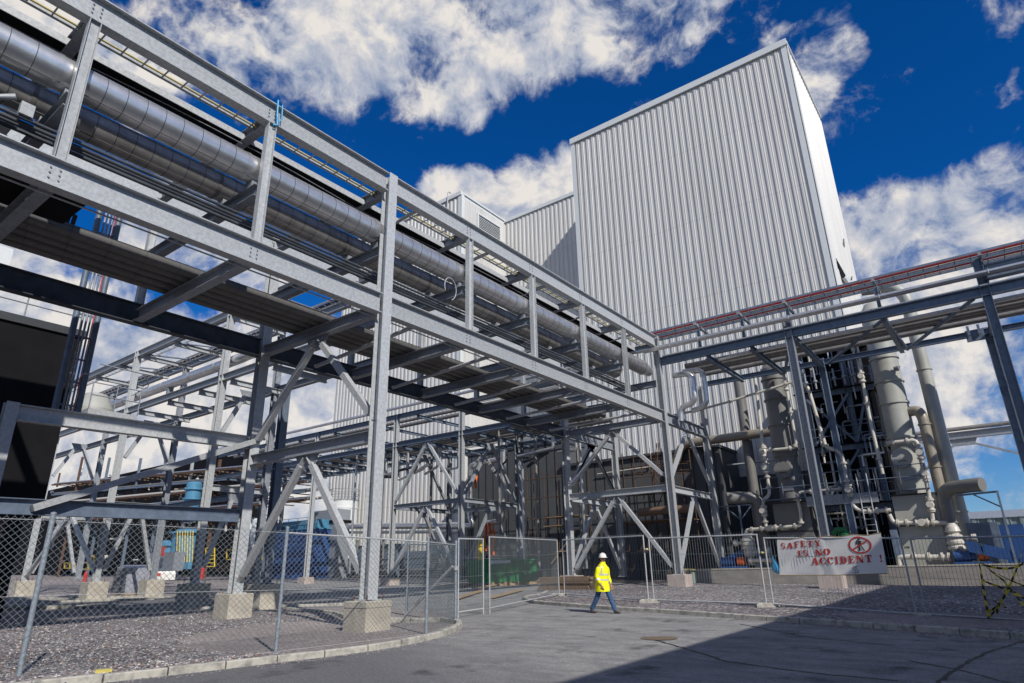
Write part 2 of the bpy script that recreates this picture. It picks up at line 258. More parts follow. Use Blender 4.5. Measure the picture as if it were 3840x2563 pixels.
# ------------------------------------------------------------------ mesh helpers
class MB:
    def __init__(s): s.v = []; s.f = []; s.sm = []
    def add(s, vs, fs, smooth=False):
        k = len(s.v); s.v += [Vector(p) for p in vs]; s.f += [tuple(i+k for i in f) for f in fs]; s.sm += [smooth]*len(fs); return s
    def box(s, x0, y0, z0, x1, y1, z1):
        vs = [(x, y, z) for z in (z0, z1) for (x, y) in ((x0, y0), (x1, y0), (x1, y1), (x0, y1))]
        return s.add(vs, [(3,2,1,0),(4,5,6,7),(0,1,5,4),(1,2,6,5),(2,3,7,6),(3,0,4,7)])
    def sweep(s, p0, p1, prof, up):
        p0, p1 = Vector(p0), Vector(p1); t = (p1-p0).normalized(); up = Vector(up); a = t.cross(up)
        if a.length < 1e-4: a = t.cross(Vector((1, 0, 0)))
        a.normalize(); b = a.cross(t); n = len(prof)
        vs = [p0+a*x+b*y for x, y in prof]+[p1+a*x+b*y for x, y in prof]
        return s.add(vs, [(i, (i+1) % n, n+(i+1) % n, n+i) for i in range(n)]+[tuple(range(n-1, -1, -1)), tuple(range(n, 2*n))])
    def ibeam(s, p0, p1, d, wd, up=(0,0,1), tf=None, tw=None):
        tf = tf or max(.012, d*.06); tw = tw or max(.01, d*.035); h = d/2; q = wd/2; k = tw/2
        return s.sweep(p0, p1, [(-q,-h),(q,-h),(q,-h+tf),(k,-h+tf),(k,h-tf),(q,h-tf),(q,h),(-q,h),(-q,h-tf),(-k,h-tf),(-k,-h+tf),(-q,-h+tf)], up)
    def bar(s, p0, p1, wd, d, up=(0,0,1)):
        q, h = wd/2, d/2; return s.sweep(p0, p1, [(-q,-h),(q,-h),(q,h),(-q,h)], up)
    def tube(s, path, r, seg=10, caps=True):
        P = [Vector(p) for p in path]; n = len(P); rr = r if isinstance(r, (list, tuple)) else [r]*n
        T = [(P[min(i+1, n-1)]-P[max(i-1, 0)]).normalized() for i in range(n)]
        a = T[0].cross(Vector((0, 0, 1)));
        if a.length < .05: a = T[0].cross(Vector((0, 1, 0)))
        a.normalize(); vs = []
        for i in range(n):
            a = (a-T[i]*a.dot(T[i])).normalized(); b = T[i].cross(a)
            vs += [P[i]+(a*math.cos(2*math.pi*k/seg)+b*math.sin(2*math.pi*k/seg))*rr[i] for k in range(seg)]
        fs = [(i*seg+k, i*seg+(k+1) % seg, (i+1)*seg+(k+1) % seg, (i+1)*seg+k) for i in range(n-1) for k in range(seg)]
        s.add(vs, fs, seg > 5)
        if caps:
            s.add(vs[:seg], [tuple(range(seg-1, -1, -1))]); s.add(vs[-seg:], [tuple(range(seg))])
        return s
    def lathe(s, c, prof, seg=24, axis=(0,0,1)):
        c = Vector(c); ax = Vector(axis).normalized(); return s.tube([c+ax*z for r, z in prof], [max(r, .001) for r, z in prof], seg) if False else s._lathe(c, prof, seg, ax)
    def _lathe(s, c, prof, seg, ax):
        a = ax.orthogonal().normalized(); b = ax.cross(a); n = len(prof)
        vs = [c+ax*z+(a*math.cos(2*math.pi*k/seg)+b*math.sin(2*math.pi*k/seg))*r for r, z in prof for k in range(seg)]
        # split at sharp profile corners so flanges stay crisp: separate strips
        for i in range(n-1):
            q = vs[i*seg:(i+2)*seg]; s.add(q, [(k, (k+1) % seg, seg+(k+1) % seg, seg+k) for k in range(seg)], True)
        return s
    def prism(s, poly, ext):
        n = len(poly); ext = Vector(ext); a = [Vector(p) for p in poly]; vs = a+[p+ext for p in a]
        return s.add(vs, [tuple(range(n-1, -1, -1)), tuple(range(n, 2*n))]+[(i, (i+1) % n, n+(i+1) % n, n+i) for i in range(n)])
    def build(s, name, m, parent=None, recalc=True):
        me = bpy.data.meshes.new(name); off = Vector((0, 0, 0)); q = parent
        while q is not None: off += q.location; q = q.parent
        me.from_pydata([tuple(p-off) for p in s.v], [], s.f); me.polygons.foreach_set('use_smooth', s.sm)
        me.materials.append(m); me.update()
        if recalc:
            import bmesh
            bm = bmesh.new(); bm.from_mesh(me); bmesh.ops.recalc_face_normals(bm, faces=bm.faces); bm.to_mesh(me); bm.free()
        o = bpy.data.objects.new(name, me); C.objects.link(o)
        if parent: o.parent = parent
        return o
def tag(o, label, cat, group=None):
    o['label'] = label; o['category'] = cat
    if group: o['group'] = group
    return o
def thing(name, label, cat, loc, group=None):
    o = bpy.data.objects.new(name, None); C.objects.link(o); o.location = loc; o.empty_display_size = .3
    return tag(o, label, cat, group)
def struct(name, mb, m): o = mb.build(name, m); o['kind'] = 'structure'; return o
def bend(pts, r, n=7):
    P = [Vector(p) for p in pts]; out = [P[0]]
    for i in range(1, len(P)-1):
        a, b = (P[i-1]-P[i]), (P[i+1]-P[i]); k = min(r, a.length*.49, b.length*.49); A = P[i]+a.normalized()*k; B = P[i]+b.normalized()*k
        for j in range(n+1):
            t = j/n; out.append(A*(1-t)**2+P[i]*2*t*(1-t)+B*t*t)
    out.append(P[-1]); return out
def repeat(mb, name, m, parent, offs):
    """one part built once (at offset 0) and copied along; copies share the mesh"""
    o = mb.build(name, m, parent); first = o.location.copy(); out = [o]
    for k, d in enumerate(offs):
        c = o if k == 0 else o.copy()
        if k: C.objects.link(c); out.append(c)
        c.location = first+Vector(d)
    return out
def dup(o, parent=None, dloc=None, rotz=None):
    c = o.copy(); C.objects.link(c)
    if parent: c.parent = parent
    if dloc is not None: c.location = dloc
    if rotz is not None: c.rotation_euler = (0, 0, rotz)
    for ch in o.children: dup(ch, c)
    return c

# ------------------------------------------------------------------ ground, road, gravel, kerbs
def sheet(name, poly, m, off, step=None):
    mb = MB(); mb.add([(x, y, gz(x, y)+off) for x, y in poly], [tuple(range(len(poly)))]); return struct(name, mb, m)
mb = MB(); G0 = [-420, -160, -80, -40, -20, 0, 20, 60, 200]; G1 = [-120, -40, 0, 20, 40, 80, 160, 420]
vs = [(x, y, gz(x, y)) for y in G1 for x in G0]; n = len(G0)
mb.add(vs, [(j*n+i, j*n+i+1, (j+1)*n+i+1, (j+1)*n+i) for j in range(len(G1)-1) for i in range(n-1)]); struct('ground', mb, GRAVEL_P)
def P2(u, v, off=0): p = at_g(u, v, off); return (p.x, p.y)
sheet('road', [(-13.2,-30),(12,-30),(12,10),(8,14.2),(-.39,16.9),(-4.2,18.3),(-10.3,20.9),(-15.6,22.2),(-17,23.6),(-19,28),(-20,42),(-24,47),(-44,47),(-60,44),(-60,37),(-38,26),(-36,20),(-38,15),(-48,13.5),(-60,11.5),(-60,8.5),(-40,10.8),(-28,13.5),(-21,18.5),(-16,17.2),(-12.8,14.2),(-12.0,11.4),(-12.5,7.6),(-12.7,4.9),(-13.2,0)], ROAD, .004)
# kerbs: separate stones laid end to end along a line
def kerb(name, pts, wd=.15, h=.13, stone=.92, gap=.012, lift=0.):
    mb = MB(); P = [Vector((x, y, 0)) for x, y in pts]; segs = []
    fine = []
    for i in range(len(P)-1):
        k = max(2, int((P[i+1]-P[i]).length/.04)); fine += [P[i].lerp(P[i+1], j/k) for j in range(k)]
    fine.append(P[-1])
    # smooth
    for _ in range(60): fine = [fine[0]]+[(fine[i-1]+fine[i]*2+fine[i+1])/4 for i in range(1, len(fine)-1)]+[fine[-1]]
    d = 0; st = fine[0]; ends = [st]
    for a, b in zip(fine, fine[1:]):
        d += (b-a).length
        if d >= stone: ends.append(b); d = 0
    ends.append(fine[-1])
    for a, b in zip(ends, ends[1:]):
        t = (b-a); L = t.length
        if L < .2: continue
        t /= L; q = a+t*gap; r = b-t*gap; jt = random.uniform(-.006, .006); c = .018
        prof = [(-wd/2, -.15), (wd/2, -.15), (wd/2, h-c+jt), (wd/2-c, h+jt), (-wd/2+c, h+jt), (-wd/2, h-c+jt)]
        mb.sweep((q.x, q.y, gz(q.x, q.y)+lift), (r.x, r.y, gz(r.x, r.y)+lift), prof, (0, 0, 1))
    return struct(name, mb, KERB)
LK = [(-14.6,-14),(-14.0,-3),(-13.4,2)]+[P2(u, v, .13) for u, v in ((189,1551),(379,1531),(538,1514),(667,1499),(782,1487),(880,1474),(959,1460),(1020,1445),(1046,1434),(1057,1426))]+[(-13.3,14.9),(-14.1,15.1),(-15.2,14.3),(-17.2,14.2),(-19.4,15.3),(-22.5,15.6)]
kerb('kerb', LK)
RK = [(-19.4,28.4),(-18.2,26.2)]+[P2(u, v, .13) for u, v in ((1201,1367),(1208,1372),(1226,1377.5),(1296,1383),(1418,1391.6),(1529,1398),(1664,1407),(1822,1416.5),(1912,1422),(2108,1435),(2292,1448))]+[(3,16.3),(8,14.8)]
kerb('kerb', RK)
# gravel beds: loose stone raked a little lower than the kerb, lightly heaped
def bed(name, poly, h, bump, m, step=.5):
    from mathutils.geometry import intersect_point_tri_2d, tessellate_polygon
    import bmesh
    bm = bmesh.new(); vv = [bm.verts.new((x, y, 0)) for x, y in poly]; bm.faces.new(vv)
    bmesh.ops.triangulate(bm, faces=bm.faces[:])
    for _ in range(7):
        es = [e_ for e_ in bm.edges if e_.calc_length() > step*1.6]
        if not es: break
        bmesh.ops.subdivide_edges(bm, edges=es, cuts=1); bmesh.ops.triangulate(bm, faces=bm.faces[:])
    edge = {v for e_ in bm.edges if e_.is_boundary for v in e_.verts}
    from mathutils import noise
    for v in bm.verts:
        x, y = v.co.x, v.co.y; v.co.z = gz(x, y)+h(x, y)+(0 if v in edge else bump*noise.noise((x*.7, y*.7, 0)))
    me = bpy.data.meshes.new(name); bm.to_mesh(me); bm.free(); me.materials.append(m)
    for p in me.polygons: p.use_smooth = True
    o = bpy.data.objects.new(name, me); C.objects.link(o); o['kind'] = 'structure'; return o
bed('gravel_bed', [(x-.06, y) for x, y in LK]+[(-24,14.6),(-26.5,12.4),(-27.5,8),(-28,0),(-28,-14)], lambda x, y: .05-.42*math.exp(-((x+14.6)**2+(y-12.0)**2)/8), .04, GRAVEL, .6)
bed('gravel_bed', [(x, y+.06) for x, y in RK]+[(8,30),(6,36.7),(-16,36.7),(-18.6,33)], lambda x, y: .06+.10*min(1, max(0, (y-23)/10))-.17*math.exp(-((x+2.2)**2+(y-21.6)**2)/5), .05, GRAVEL, .6)
# far side kerbs and strips of flagstones
kerb('kerb', [(-22.2,18.8),(-28,13.8),(-34,12.3),(-44,10.6),(-58,8.9)], .15, .10)
kerb('kerb', [(-60,12.2),(-48,14.2),(-39.5,15.7),(-37.2,19),(-39.2,26),(-60,38)], .15, .10)

# loose stones: one scatter of small faceted pebbles on the near gravel, and grit along the kerbs
def pebbles(name, pts, r0, r1, m):
    mb = MB()
    for x, y, z in pts:
        r = random.uniform(r0, r1); a = random.random()*6.28; ca, sa = math.cos(a), math.sin(a); e1, e2, e3 = r*random.uniform(.8, 1.4), r*random.uniform(.7, 1.1), r*random.uniform(.5, .8)
        P = [(e1, 0, 0), (0, e2, 0), (-e1, 0, 0), (0, -e2, 0), (e1*.2, e2*.1, e3), (0, 0, -e3)]
        mb.add([(x+px*ca-py*sa, y+px*sa+py*ca, z+pz) for px, py, pz in P], [(0,1,4),(1,2,4),(2,3,4),(3,0,4),(1,0,5),(2,1,5),(3,2,5),(0,3,5)])
    o = mb.build(name, m, None, False); o['kind'] = 'stuff'; return o
PEB = [mat('pebble_light', (.55, .52, .49), .8, 0, var=.2), mat('pebble_mid', (.27, .25, .26), .85, 0, var=.25), mat('pebble_rust', (.26, .17, .13), .85, 0, var=.25), mat('pebble_dark', (.11, .10, .115), .85, 0, var=.2)]
def bedz(x, y): return gz(x, y)+.05-.42*math.exp(-((x+14.6)**2+(y-12.0)**2)/8)
for k, (m, n) in enumerate(zip(PEB, (2800, 9500, 2600, 4600))):
    pts = []
    while len(pts) < n:
        x = random.uniform(-26, -12.3); y = random.uniform(1.5, 15)
        if random.random() < (9/max(9, math.hypot(x, y)-6))**1.2 and x < -12.75+.12*abs(y-11): pts.append((x, y, bedz(x, y)+.012))
    pebbles('loose_gravel', pts, .014, .034, m)
pts = []
from bisect import bisect
for i in range(520):
    j = random.randrange(3, 12); a, b = LK[j], LK[j+1]; f = random.random(); d = abs(random.gauss(0, .22))+.1; x, y = a[0]+(b[0]-a[0])*f, a[1]+(b[1]-a[1])*f; pts.append((x+d, y-.1*d, gz(x+d, y)+.012))
for i in range(700):
    j = random.randrange(2, len(RK)-2); a, b = RK[j], RK[j+1]; f = random.random(); d = abs(random.gauss(0, .35))+.1; x, y = a[0]+(b[0]-a[0])*f, a[1]+(b[1]-a[1])*f; pts.append((x-.3*d, y-d, gz(x, y-d)+.012))
pebbles('road_grit', pts, .008, .024, PEB[1])

# ------------------------------------------------------------------ concrete column pedestals
def pedestal(name, x, y, half, ztop, m, label, zb=None, bolts=True, collar=False, group='concrete column pedestals'):
    t = thing(name, label, 'pedestal', (x, y, gz(x, y)), group); z0 = gz(x, y)-.3; mb = MB(); c = .02; h = half
    def ringv(q, z): return [(x-q, y-q, z), (x+q, y-q, z), (x+q, y+q, z), (x-q, y+q, z)]
    vs = ringv(h, z0)+ringv(h, ztop-c)+ringv(h-c, ztop)
    fs = [(0,1,5,4),(1,2,6,5),(2,3,7,6),(3,0,4,7),(4,5,9,8),(5,6,10,9),(6,7,11,10),(7,4,8,11),(8,9,10,11),(3,2,1,0)]
    mb.add(vs, fs); mb.build('block', m, t)
    if collar:
        mb = MB(); mb.box(x-h-.014, y-h-.014, ztop-.16, x+h+.014, y+h+.014, ztop-.03); mb.build('grout_band', CONC, t)
    if bolts:
        for sx in (-1, 1):
            for s2 in (-1, 1):
                b = MB(); b.tube([(x+sx*h*.62, y+s2*h*.62, ztop-.02), (x+sx*h*.62, y+s2*h*.62, ztop+.16)], .018, 8); b.build('anchor_bolt', RUST, t)
    return t
PT = .80
pedestal('pedestal', -14.36, 12.44, .44, PT, CONC, 'large stained concrete block under the nearest tall steel column behind the chain-link fence', collar=True)
pedestal('pedestal', -20.95, 12.44, .43, .95, CONC, 'clean pale concrete block with two cracks in its lit face left of the nearest block')
pedestal('pedestal', -14.36, 33.3, .48, 1.12, CONC_P, 'pinkish concrete block right of the walking worker, beside a capped green pipe')
pedestal('pedestal', -20.95, 33.3, .50, 1.14, CONC_P, 'pinkish concrete block partly hidden by stacked boards and the mesh gate post')
pedestal('pedestal', -7.05, 33.3, .50, 1.05, CONC_P, 'square concrete block showing below the safety banner')
# ------------------------------------------------------------------ main pipe rack
XA, XB, YA, YB, YP, YC = -14.355, -20.95, 12.44, 33.3, -8.4, 39.6
UT, UB, LT, LB = 14.25, 13.55, 9.80, 9.13
POSTS = [-4.2, -.85, 3.33, 7.9, 16.5, 20.65, 24.8, 29.0]
rk = thing('pipe_rack', 'long galvanised two-level pipe rack carrying big lagged pipes from upper left to the hall', 'pipe rack', (XA, YA, 0))
def column(x, y, z0, z1, parent, d=.35, m=GALV, foot=True):
    mb = MB(); mb.ibeam((x, y, z0), (x, y, z1), d, d, up=(1, 0, 0), tf=.024, tw=.016); c = mb.build('column', m, parent)
    if foot: b = MB(); b.box(x-.26, y-.26, z0-.035, x+.26, y+.26, z0+.004); b.build('base_plate', m, c)
    return c
for x, y, z in ((XA, YA, PT+.03), (XB, YA, .98), (XA, YB, 1.15), (XB, YB, 1.17), (XA, YP, .8), (XB, YP, .9)): column(x, y, z, UT+.02, rk)
def beam(p0, p1, d, wd, parent, m=GALV, name='beam', tf=None): mb = MB(); mb.ibeam(p0, p1, d, wd, tf=tf); return mb.build(name, m, parent)
def bolts(parent, x, ys, zs, r=.022):
    mb = MB()
    for y in ys:
        for z in zs: mb.tube([(x, y, z), (x+.03, y, z)], r, 6)
    return mb.build('bolts', GALV_D, parent)
for x in (XA, XB):
    for y0, y1 in ((YP+.14, YA-.19), (YA+.19, YB-.19)):
        for zt, zb in ((UT, UB), (LT, LB)):
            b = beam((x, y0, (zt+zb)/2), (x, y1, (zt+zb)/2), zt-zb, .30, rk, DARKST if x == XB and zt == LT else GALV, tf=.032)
            if x == XA:
                for yp in POSTS:
                    if y0 < yp < y1: bolts(b, x+.012, (yp-.09, yp+.09), (zt-.20, zt-.32, zt-.44))
for i, y in enumerate(POSTS):
    for x in (XA, XB):
        mb = MB(); mb.ibeam((x+(.06 if x == XA else 0), y, LT), (x+(.06 if x == XA else 0), y, UB), .24, .19, up=(0, 1, 0), tf=.016, tw=.012); mb.build('post', GALV, rk)
for y in POSTS+[YA, YB-.02]:
    beam((XA-.17, y, 11.46), (XB+.17, y, 11.46), .36, .26, rk, GALV_D, 'cross_beam')
    beam((XA-.16, y+.0, UB+.18), (XB+.16, y, UB+.18), .34, .26, rk, GALV_D, 'cross_beam')
    beam((XA-.16, y, LB+.24), (XB+.16, y, LB+.24), .38, .28, rk, GALV_D, 'cross_beam')
# stay tubes in plan between cross beams
def ctube(name, p0, p1, r, parent, m=GALV, seg=8): mb = MB(); mb.tube([p0, p1], r, seg); return mb.build(name, m, parent)
for y0, y1 in zip([12.44, 16.5, 20.65, 24.8, 29.0], [16.5, 20.65, 24.8, 29.0, 33.2]):
    ctube('plan_brace', (XA-.25, (y0+y1)/2-.5, LB+.12), (XB+.3, (y0+y1)/2+.1, LB+.12), .075, rk)
    ctube('plan_brace', (XA-.25, (y0+y1)/2-.6, UB+.1), (XB+2.6, (y0+y1)/2-.3, UB+.1), .07, rk)
def kbrace(y, x0, x1, ztop, zfoot, parent, horizontal=True, xm=None):
    """two struts from a middle apex down to the columns, with end plates"""
    xm = xm if xm is not None else (x0+x1)/2; s = 1 if x1 > x0 else -1
    for xe, sg in ((x0, 1), (x1, -1)):
        a = Vector((xm-sg*s*.28, y, ztop-.32)); b = Vector((xe+sg*s*.34, y, zfoot+.22)); mb = MB(); mb.bar(a, b, .19, .19, up=(0, 1, 0)); br = mb.build('brace', GALV, parent)
        d = (b-a).normalized(); mb = MB()
        mb.bar(a-d*.30, a+d*.02, .02, .24, up=(0, 1, 0)); mb.build('end_plate', GALV, br); mb = MB(); mb.bar(b-d*.02, b+d*.32, .02, .24, up=(0, 1, 0)); mb.build('end_plate', GALV, br)
    mb = MB(); mb.prism([(xm-.62, y-.011, ztop+.02), (xm+.62, y-.011, ztop+.02), (xm+.34, y-.011, ztop-.45), (xm-.34, y-.011, ztop-.45)], (0, .022, 0)); mb.build('gusset_plate', GALV_D, parent)
for y, zt in ((YA, 5.30), (YB, 5.55)):
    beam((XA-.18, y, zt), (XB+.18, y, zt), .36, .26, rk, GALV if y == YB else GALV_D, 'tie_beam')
    kbrace(y, XB, XA, LB+.05, zt+.5, rk); kbrace(y, XB, XA, zt-.18, 1.3, rk)
# braced bay of the rear frame, left
YL = 5.25
column(XB, YL, .5, 6.05, rk, .30, foot=False)
beam((XB, YL+.17, 5.80), (XB, YA-.18, 5.93), .44, .26, rk, GALV, 'tie_beam')
beam((XB, -2, 3.25), (XB, YA-.18, 3.42), .42, .26, rk, STEEL_B, 'tie_beam')
mb = MB(); mb.bar((XB+.2, 6.2, 3.3), (XB+.2, YA+.05, 6.02), .18, .24, up=(1, 0, 0)); mb.build('brace', GALV, rk)
# rack continues past the corner column for one short bay: K-bracing seen right of the corner
column(XA, YC, 1.0, 12.6, rk); column(XB, YC, 1.0, 12.6, rk)
for x in (XA, XB):
    beam((x, YB+.19, 9.46), (x, YC-.19, 9.46), .62, .28, rk, GALV_D); beam((x, YB+.19, 5.5), (x, YC-.19, 5.5), .36, .24, rk, GALV, 'tie_beam')
def kbrace_y(x, y0, y1, ztop, zfoot, parent, m=GALV):
    ym = (y0+y1)/2
    for ye, sg in ((y0, 1), (y1, -1)):
        mb = MB(); mb.bar((x, ym-sg*.25, ztop-.3), (x, ye+sg*.3, zfoot+.2), .18, .18, up=(1, 0, 0)); mb.build('brace', m, parent)
    mb = MB(); mb.prism([(x-.01, ym-.55, ztop+.02), (x-.01, ym+.55, ztop+.02), (x-.01, ym+.3, ztop-.42), (x-.01, ym-.3, ztop-.42)], (.02, 0, 0)); mb.build('gusset_plate', GALV_D, parent)
for x in (XA, XB): kbrace_y(x, YB, YC, 9.15, 6.0, rk); kbrace_y(x, YB, YC, 5.32, 1.3, rk)
# ------------------------------------------------------------------ pipes on the main rack
def lagged(name, x, z, r, y0, y1, label, m=ALU, step=.47, group=None, elbow=None, seams=True):
    t = thing(name, label, 'pipe', (x, y0, z), group); mb = MB(); n = int((y1-y0)/2)
    path = [(x, y0+(y1-y0)*i/n, z) for i in range(n+1)]
    if elbow: path += elbow
    mb.tube(path, r, 32); mb.build('jacket', m, t)
    gaps = []; b = MB(); b._lathe(Vector((x, 0, z)), [(r+.0035, -.008), (r+.0035, .008)], 32, Vector((0, 1, 0))); ys = []; y = y0+.2
    while y < y1-.1: ys.append((0, y, 0)); y += step+random.uniform(-.03, .03)
    repeat(b, 'joint_band', JOINT, t, ys)
    if seams:
        s = MB(); a = math.radians(-62)
        s.bar((x+math.cos(a)*(r+.003), y0, z+math.sin(a)*(r+.003)), (x+math.cos(a)*(r+.003), y1, z+math.sin(a)*(r+.003)), .028, .008); s.build('seam', ALU_DULL, t)
    return t
PX1, PX2, PZ, PR = -14.87, -16.35, 12.22, .405
lp = lagged('insulated_pipe', PX1, PZ, PR, -8.4, 32.2, 'thick shiny banded pipe lying nearest the outer edge of the long rack', group='big lagged pipes on the rack', elbow=None)
lp2 = lagged('insulated_pipe', PX2, PZ, PR, -8.4, 31.8, 'thick lagged pipe in shade just behind the shiny banded pipe on the long rack', mat('shade_tinted_lagging', (.40, .39, .38), .42, .6, scale=2, var=.2), group='big lagged pipes on the rack')  # lagging colour darkened to stand in for shade on this rear pipe
for t, x in ((lp, PX1), (lp2, PX2)):
    for y in POSTS+[YA]:
        b = MB(); b._lathe(Vector((x, y-.35, PZ)), [(PR+.012, -.05), (PR+.012, .05)], 32, Vector((0, 1, 0))); b.build('clamp_band', ALU_DULL if t is lp2 else ALU, t)
        b = MB(); b.box(x-.16, y-.12, 11.64, x+.16, y+.12, PZ-PR+.03); b.build('pipe_shoe', GALV_D, t)
# end elbows by the corner column: bundle of shiny bends turning down
ep = thing('pipe_elbow', 'shiny lagged pipe bend dropping in an S beside the corner column', 'pipe', (-13.2, 33.9, 10))
mb = MB(); mb.tube(bend([(-13.9, 34.2, 12.0), (-12.75, 34.2, 11.95), (-12.75, 34.2, 10.2), (-13.7, 34.3, 10.1), (-13.75, 34.3, 9.3)], .5, 9), .16, 18); mb.build('jacket', ALU, ep)
mb = MB(); mb.tube(bend([(-13.5, 34.8, 12.3), (-12.3, 34.8, 12.2), (-12.3, 34.8, 10.1), (-13.2, 34.8, 9.9)], .5, 9), .15, 18); mb.build('jacket', ALU, ep)
mb = MB(); mb.tube([(PX1, 32.2, PZ), (PX1, 32.5, PZ), (PX1, 33.0, PZ-.05)], [.42, .34, .30], 24); mb.build('reducer', ALU, ep)
SM = [(-15.05,10.86,.055),(-15.22,10.84,.06),(-15.4,10.86,.055),(-15.58,10.85,.06)]
for i, (x, z, r) in enumerate(SM):
    mb = MB(); mb.tube([(x, -8.4+2*j, z) for j in range(21)], r*.8, 10); o = mb.build('small_pipe', DARKST)
    tag(o, 'thin dark pipe in the bundle slung under the big lagged pipes', 'pipe', 'thin pipes slung under the big pipes')
mb = MB(); mb.tube([(-14.69, -8.4+2*j, LT+.12) for j in range(21)], .115, 14); o = mb.build('jacket', ALU)
o.name = 'small_lagged_pipe'; tag(o, 'slim bright lagged pipe lying right along the top of the lower front beam', 'pipe')
b = MB(); b._lathe(Vector((-14.69, 0, LT+.12)), [(.118, -.008), (.118, .008)], 14, Vector((0, 1, 0))); repeat(b, 'joint_band', JOINT, o, [(0, -8+.62*i, 0) for i in range(64)])
LOWM = mat('shade_dark_lagging', (.12, .115, .11), .55, .2)  # dark colour makes the pipe undersides read as shaded
LOWP = [(-17.22, 9.73, .17), (-17.62, 9.75, .19), (-18.02, 9.71, .15), (-18.5, 9.73, .17), (-18.9, 9.71, .15)]
for i, (x, z, r) in enumerate(LOWP):
    mb = MB(); mb.tube([(x, -8.4+2*j, z) for j in range(21)], r, 14); o = mb.build('lower_pipe', LOWM)
    b = MB(); b._lathe(Vector((x, 0, z)), [(r+.004, -.008), (r+.004, .008)], 14, Vector((0, 1, 0))); repeat(b, 'joint_band', JOINT, o, [(0, -8+.1*i+.9*j, 0) for j in range(43)])
    tag(o, 'dull lagged pipe side by side with others on the lowest level of the long rack', 'pipe', 'pipes on the lowest level of the rack')
mb = MB(); mb.tube([(-14.62, -8, LB-.02), (-14.62, 32.6, LB-.02)], .022, 8); o = mb.build('conduit', GALV); tag(o, 'thin grey rod standing in for a lit flange edge under the lower front beam', 'conduit')  # added rod imitates the light line on the flange's inner edge
# trays
def ladder(name, x0, x1, z, y0, y1, step, label, cable=None, axis='y', m=GALV):
    t = thing(name, label, 'cable tray', ((x0+x1)/2, y0, z) if axis == 'y' else (y0, (x0+x1)/2, z)); f = (lambda a, b, c: (a, b, c)) if axis == 'y' else (lambda a, b, c: (b, a, c))
    mb = MB()
    mb.bar(f(x1, y0, z), f(x1, y1, z), .03, .10); mb.build('side_rail', m, t); mb = MB(); mb.bar(f(x0, y0, z), f(x0, y1, z), .03, .10)
    mb.build('side_rail', m, t); n = int((y1-y0-.3)/step); st = max(1, n//98+1)
    mb = MB(); mb.bar(f(x0, y0+.2, z-.03), f(x1, y0+.2, z-.03), .035, .025); repeat(mb, 'rung', m, t, [f(0, step*i, 0) for i in range(n)][:99])
    for cx, r, cm in cable or []:
        mb = MB(); mb.tube([f(cx, y0+(y1-y0)*i/12, z+r) for i in range(13)], r, 8); mb.build('cable', cm, t)
    return t
ladder('cable_ladder', -14.56, -15.16, 13.80, -8, 33, .5, 'slim open cable ladder with a yellowish cable just inside the top front beam', [(-15.06, .03, mat('straw_cable', (.55, .48, .22), .5)), (-14.74, .02, GALV)])
t = thing('cable_tray', 'wide solid-bottomed cable tray under the top of the long rack, bright near side', 'cable tray', (-16.4, 0, 13.7))
mb = MB(); mb.box(-17.3, -8, 13.62, -15.62, 33, 13.63); mb.build('tray_bottom', NEARBLACK, t)
for x in (-15.6, -17.32): mb = MB(); mb.box(x-.012, -8, 13.60, x+.012, 33, 13.80); mb.build('side_flange', GALV, t)
mb = MB(); mb.tube([(-15.75+.12*math.sin(i*.7), -6+i*1.3, 13.56-.10*abs(math.sin(i*.37))) for i in range(28)], .014, 6); mb.build('loose_cable', GALV_D, t)
t = thing('solid_tray', 'short dark solid tray under the lower beam at the far left edge', 'cable tray', (-16, 2, 9.6)); mb = MB(); mb.box(-16.7, -8, 9.60, -15.0, 4.3, 9.64); mb.build('tray_bottom', NEARBLACK, t); mb = MB(); mb.box(-16.74, -8, 9.58, -16.7, 4.3, 9.75); mb.build('side_flange', DARKST, t)
# odd fittings seen on the rack
mb = MB(); mb.tube([(XA+.2, 15.4, 11.0+.5*math.sin(a)) if False else (XA-.05+.02*a, 15.55+.34*math.cos(a), 11.15+.42*math.sin(a)) for a in [i*.25-1.2 for i in range(20)]], .018, 6)
tag(mb.build('hose_loop', GALV), 'pale loop of hose hanging on a cross beam of the long rack', 'hose')
mb = MB(); mb.tube([(XA+.17, 7.95, UT+.12), (XA+.2, 7.95, UT-.3), (XA+.19, 8.02, UT-.72), (XA+.15, 7.9, UB-.05)], .03, 6); mb.tube([(XA+.17, 8.1, UT+.05), (XA+.22, 8.1, UT-.45), (XA+.1, 8.0, UB-.02)], .02, 6)
tag(mb.build('rope_tie', CYANBAG), 'blue rope tied round the top front beam of the long rack', 'rope')
mb = MB(); mb.box(-16.1, 1.6, 10.95, -14.95, 1.75, 11.05); mb.box(-15.1, 2.6, 10.9, -14.95, 2.85, 11.2); mb.tube([(-15.2, 1.2, 11.3), (-15.2, 2.2, 11.15), (-15.05, 2.5, 11.28)], .07, 6)
tag(mb.build('support_bracket', GALV), 'bright folded metal bracket among the thin pipes at the far left', 'bracket')

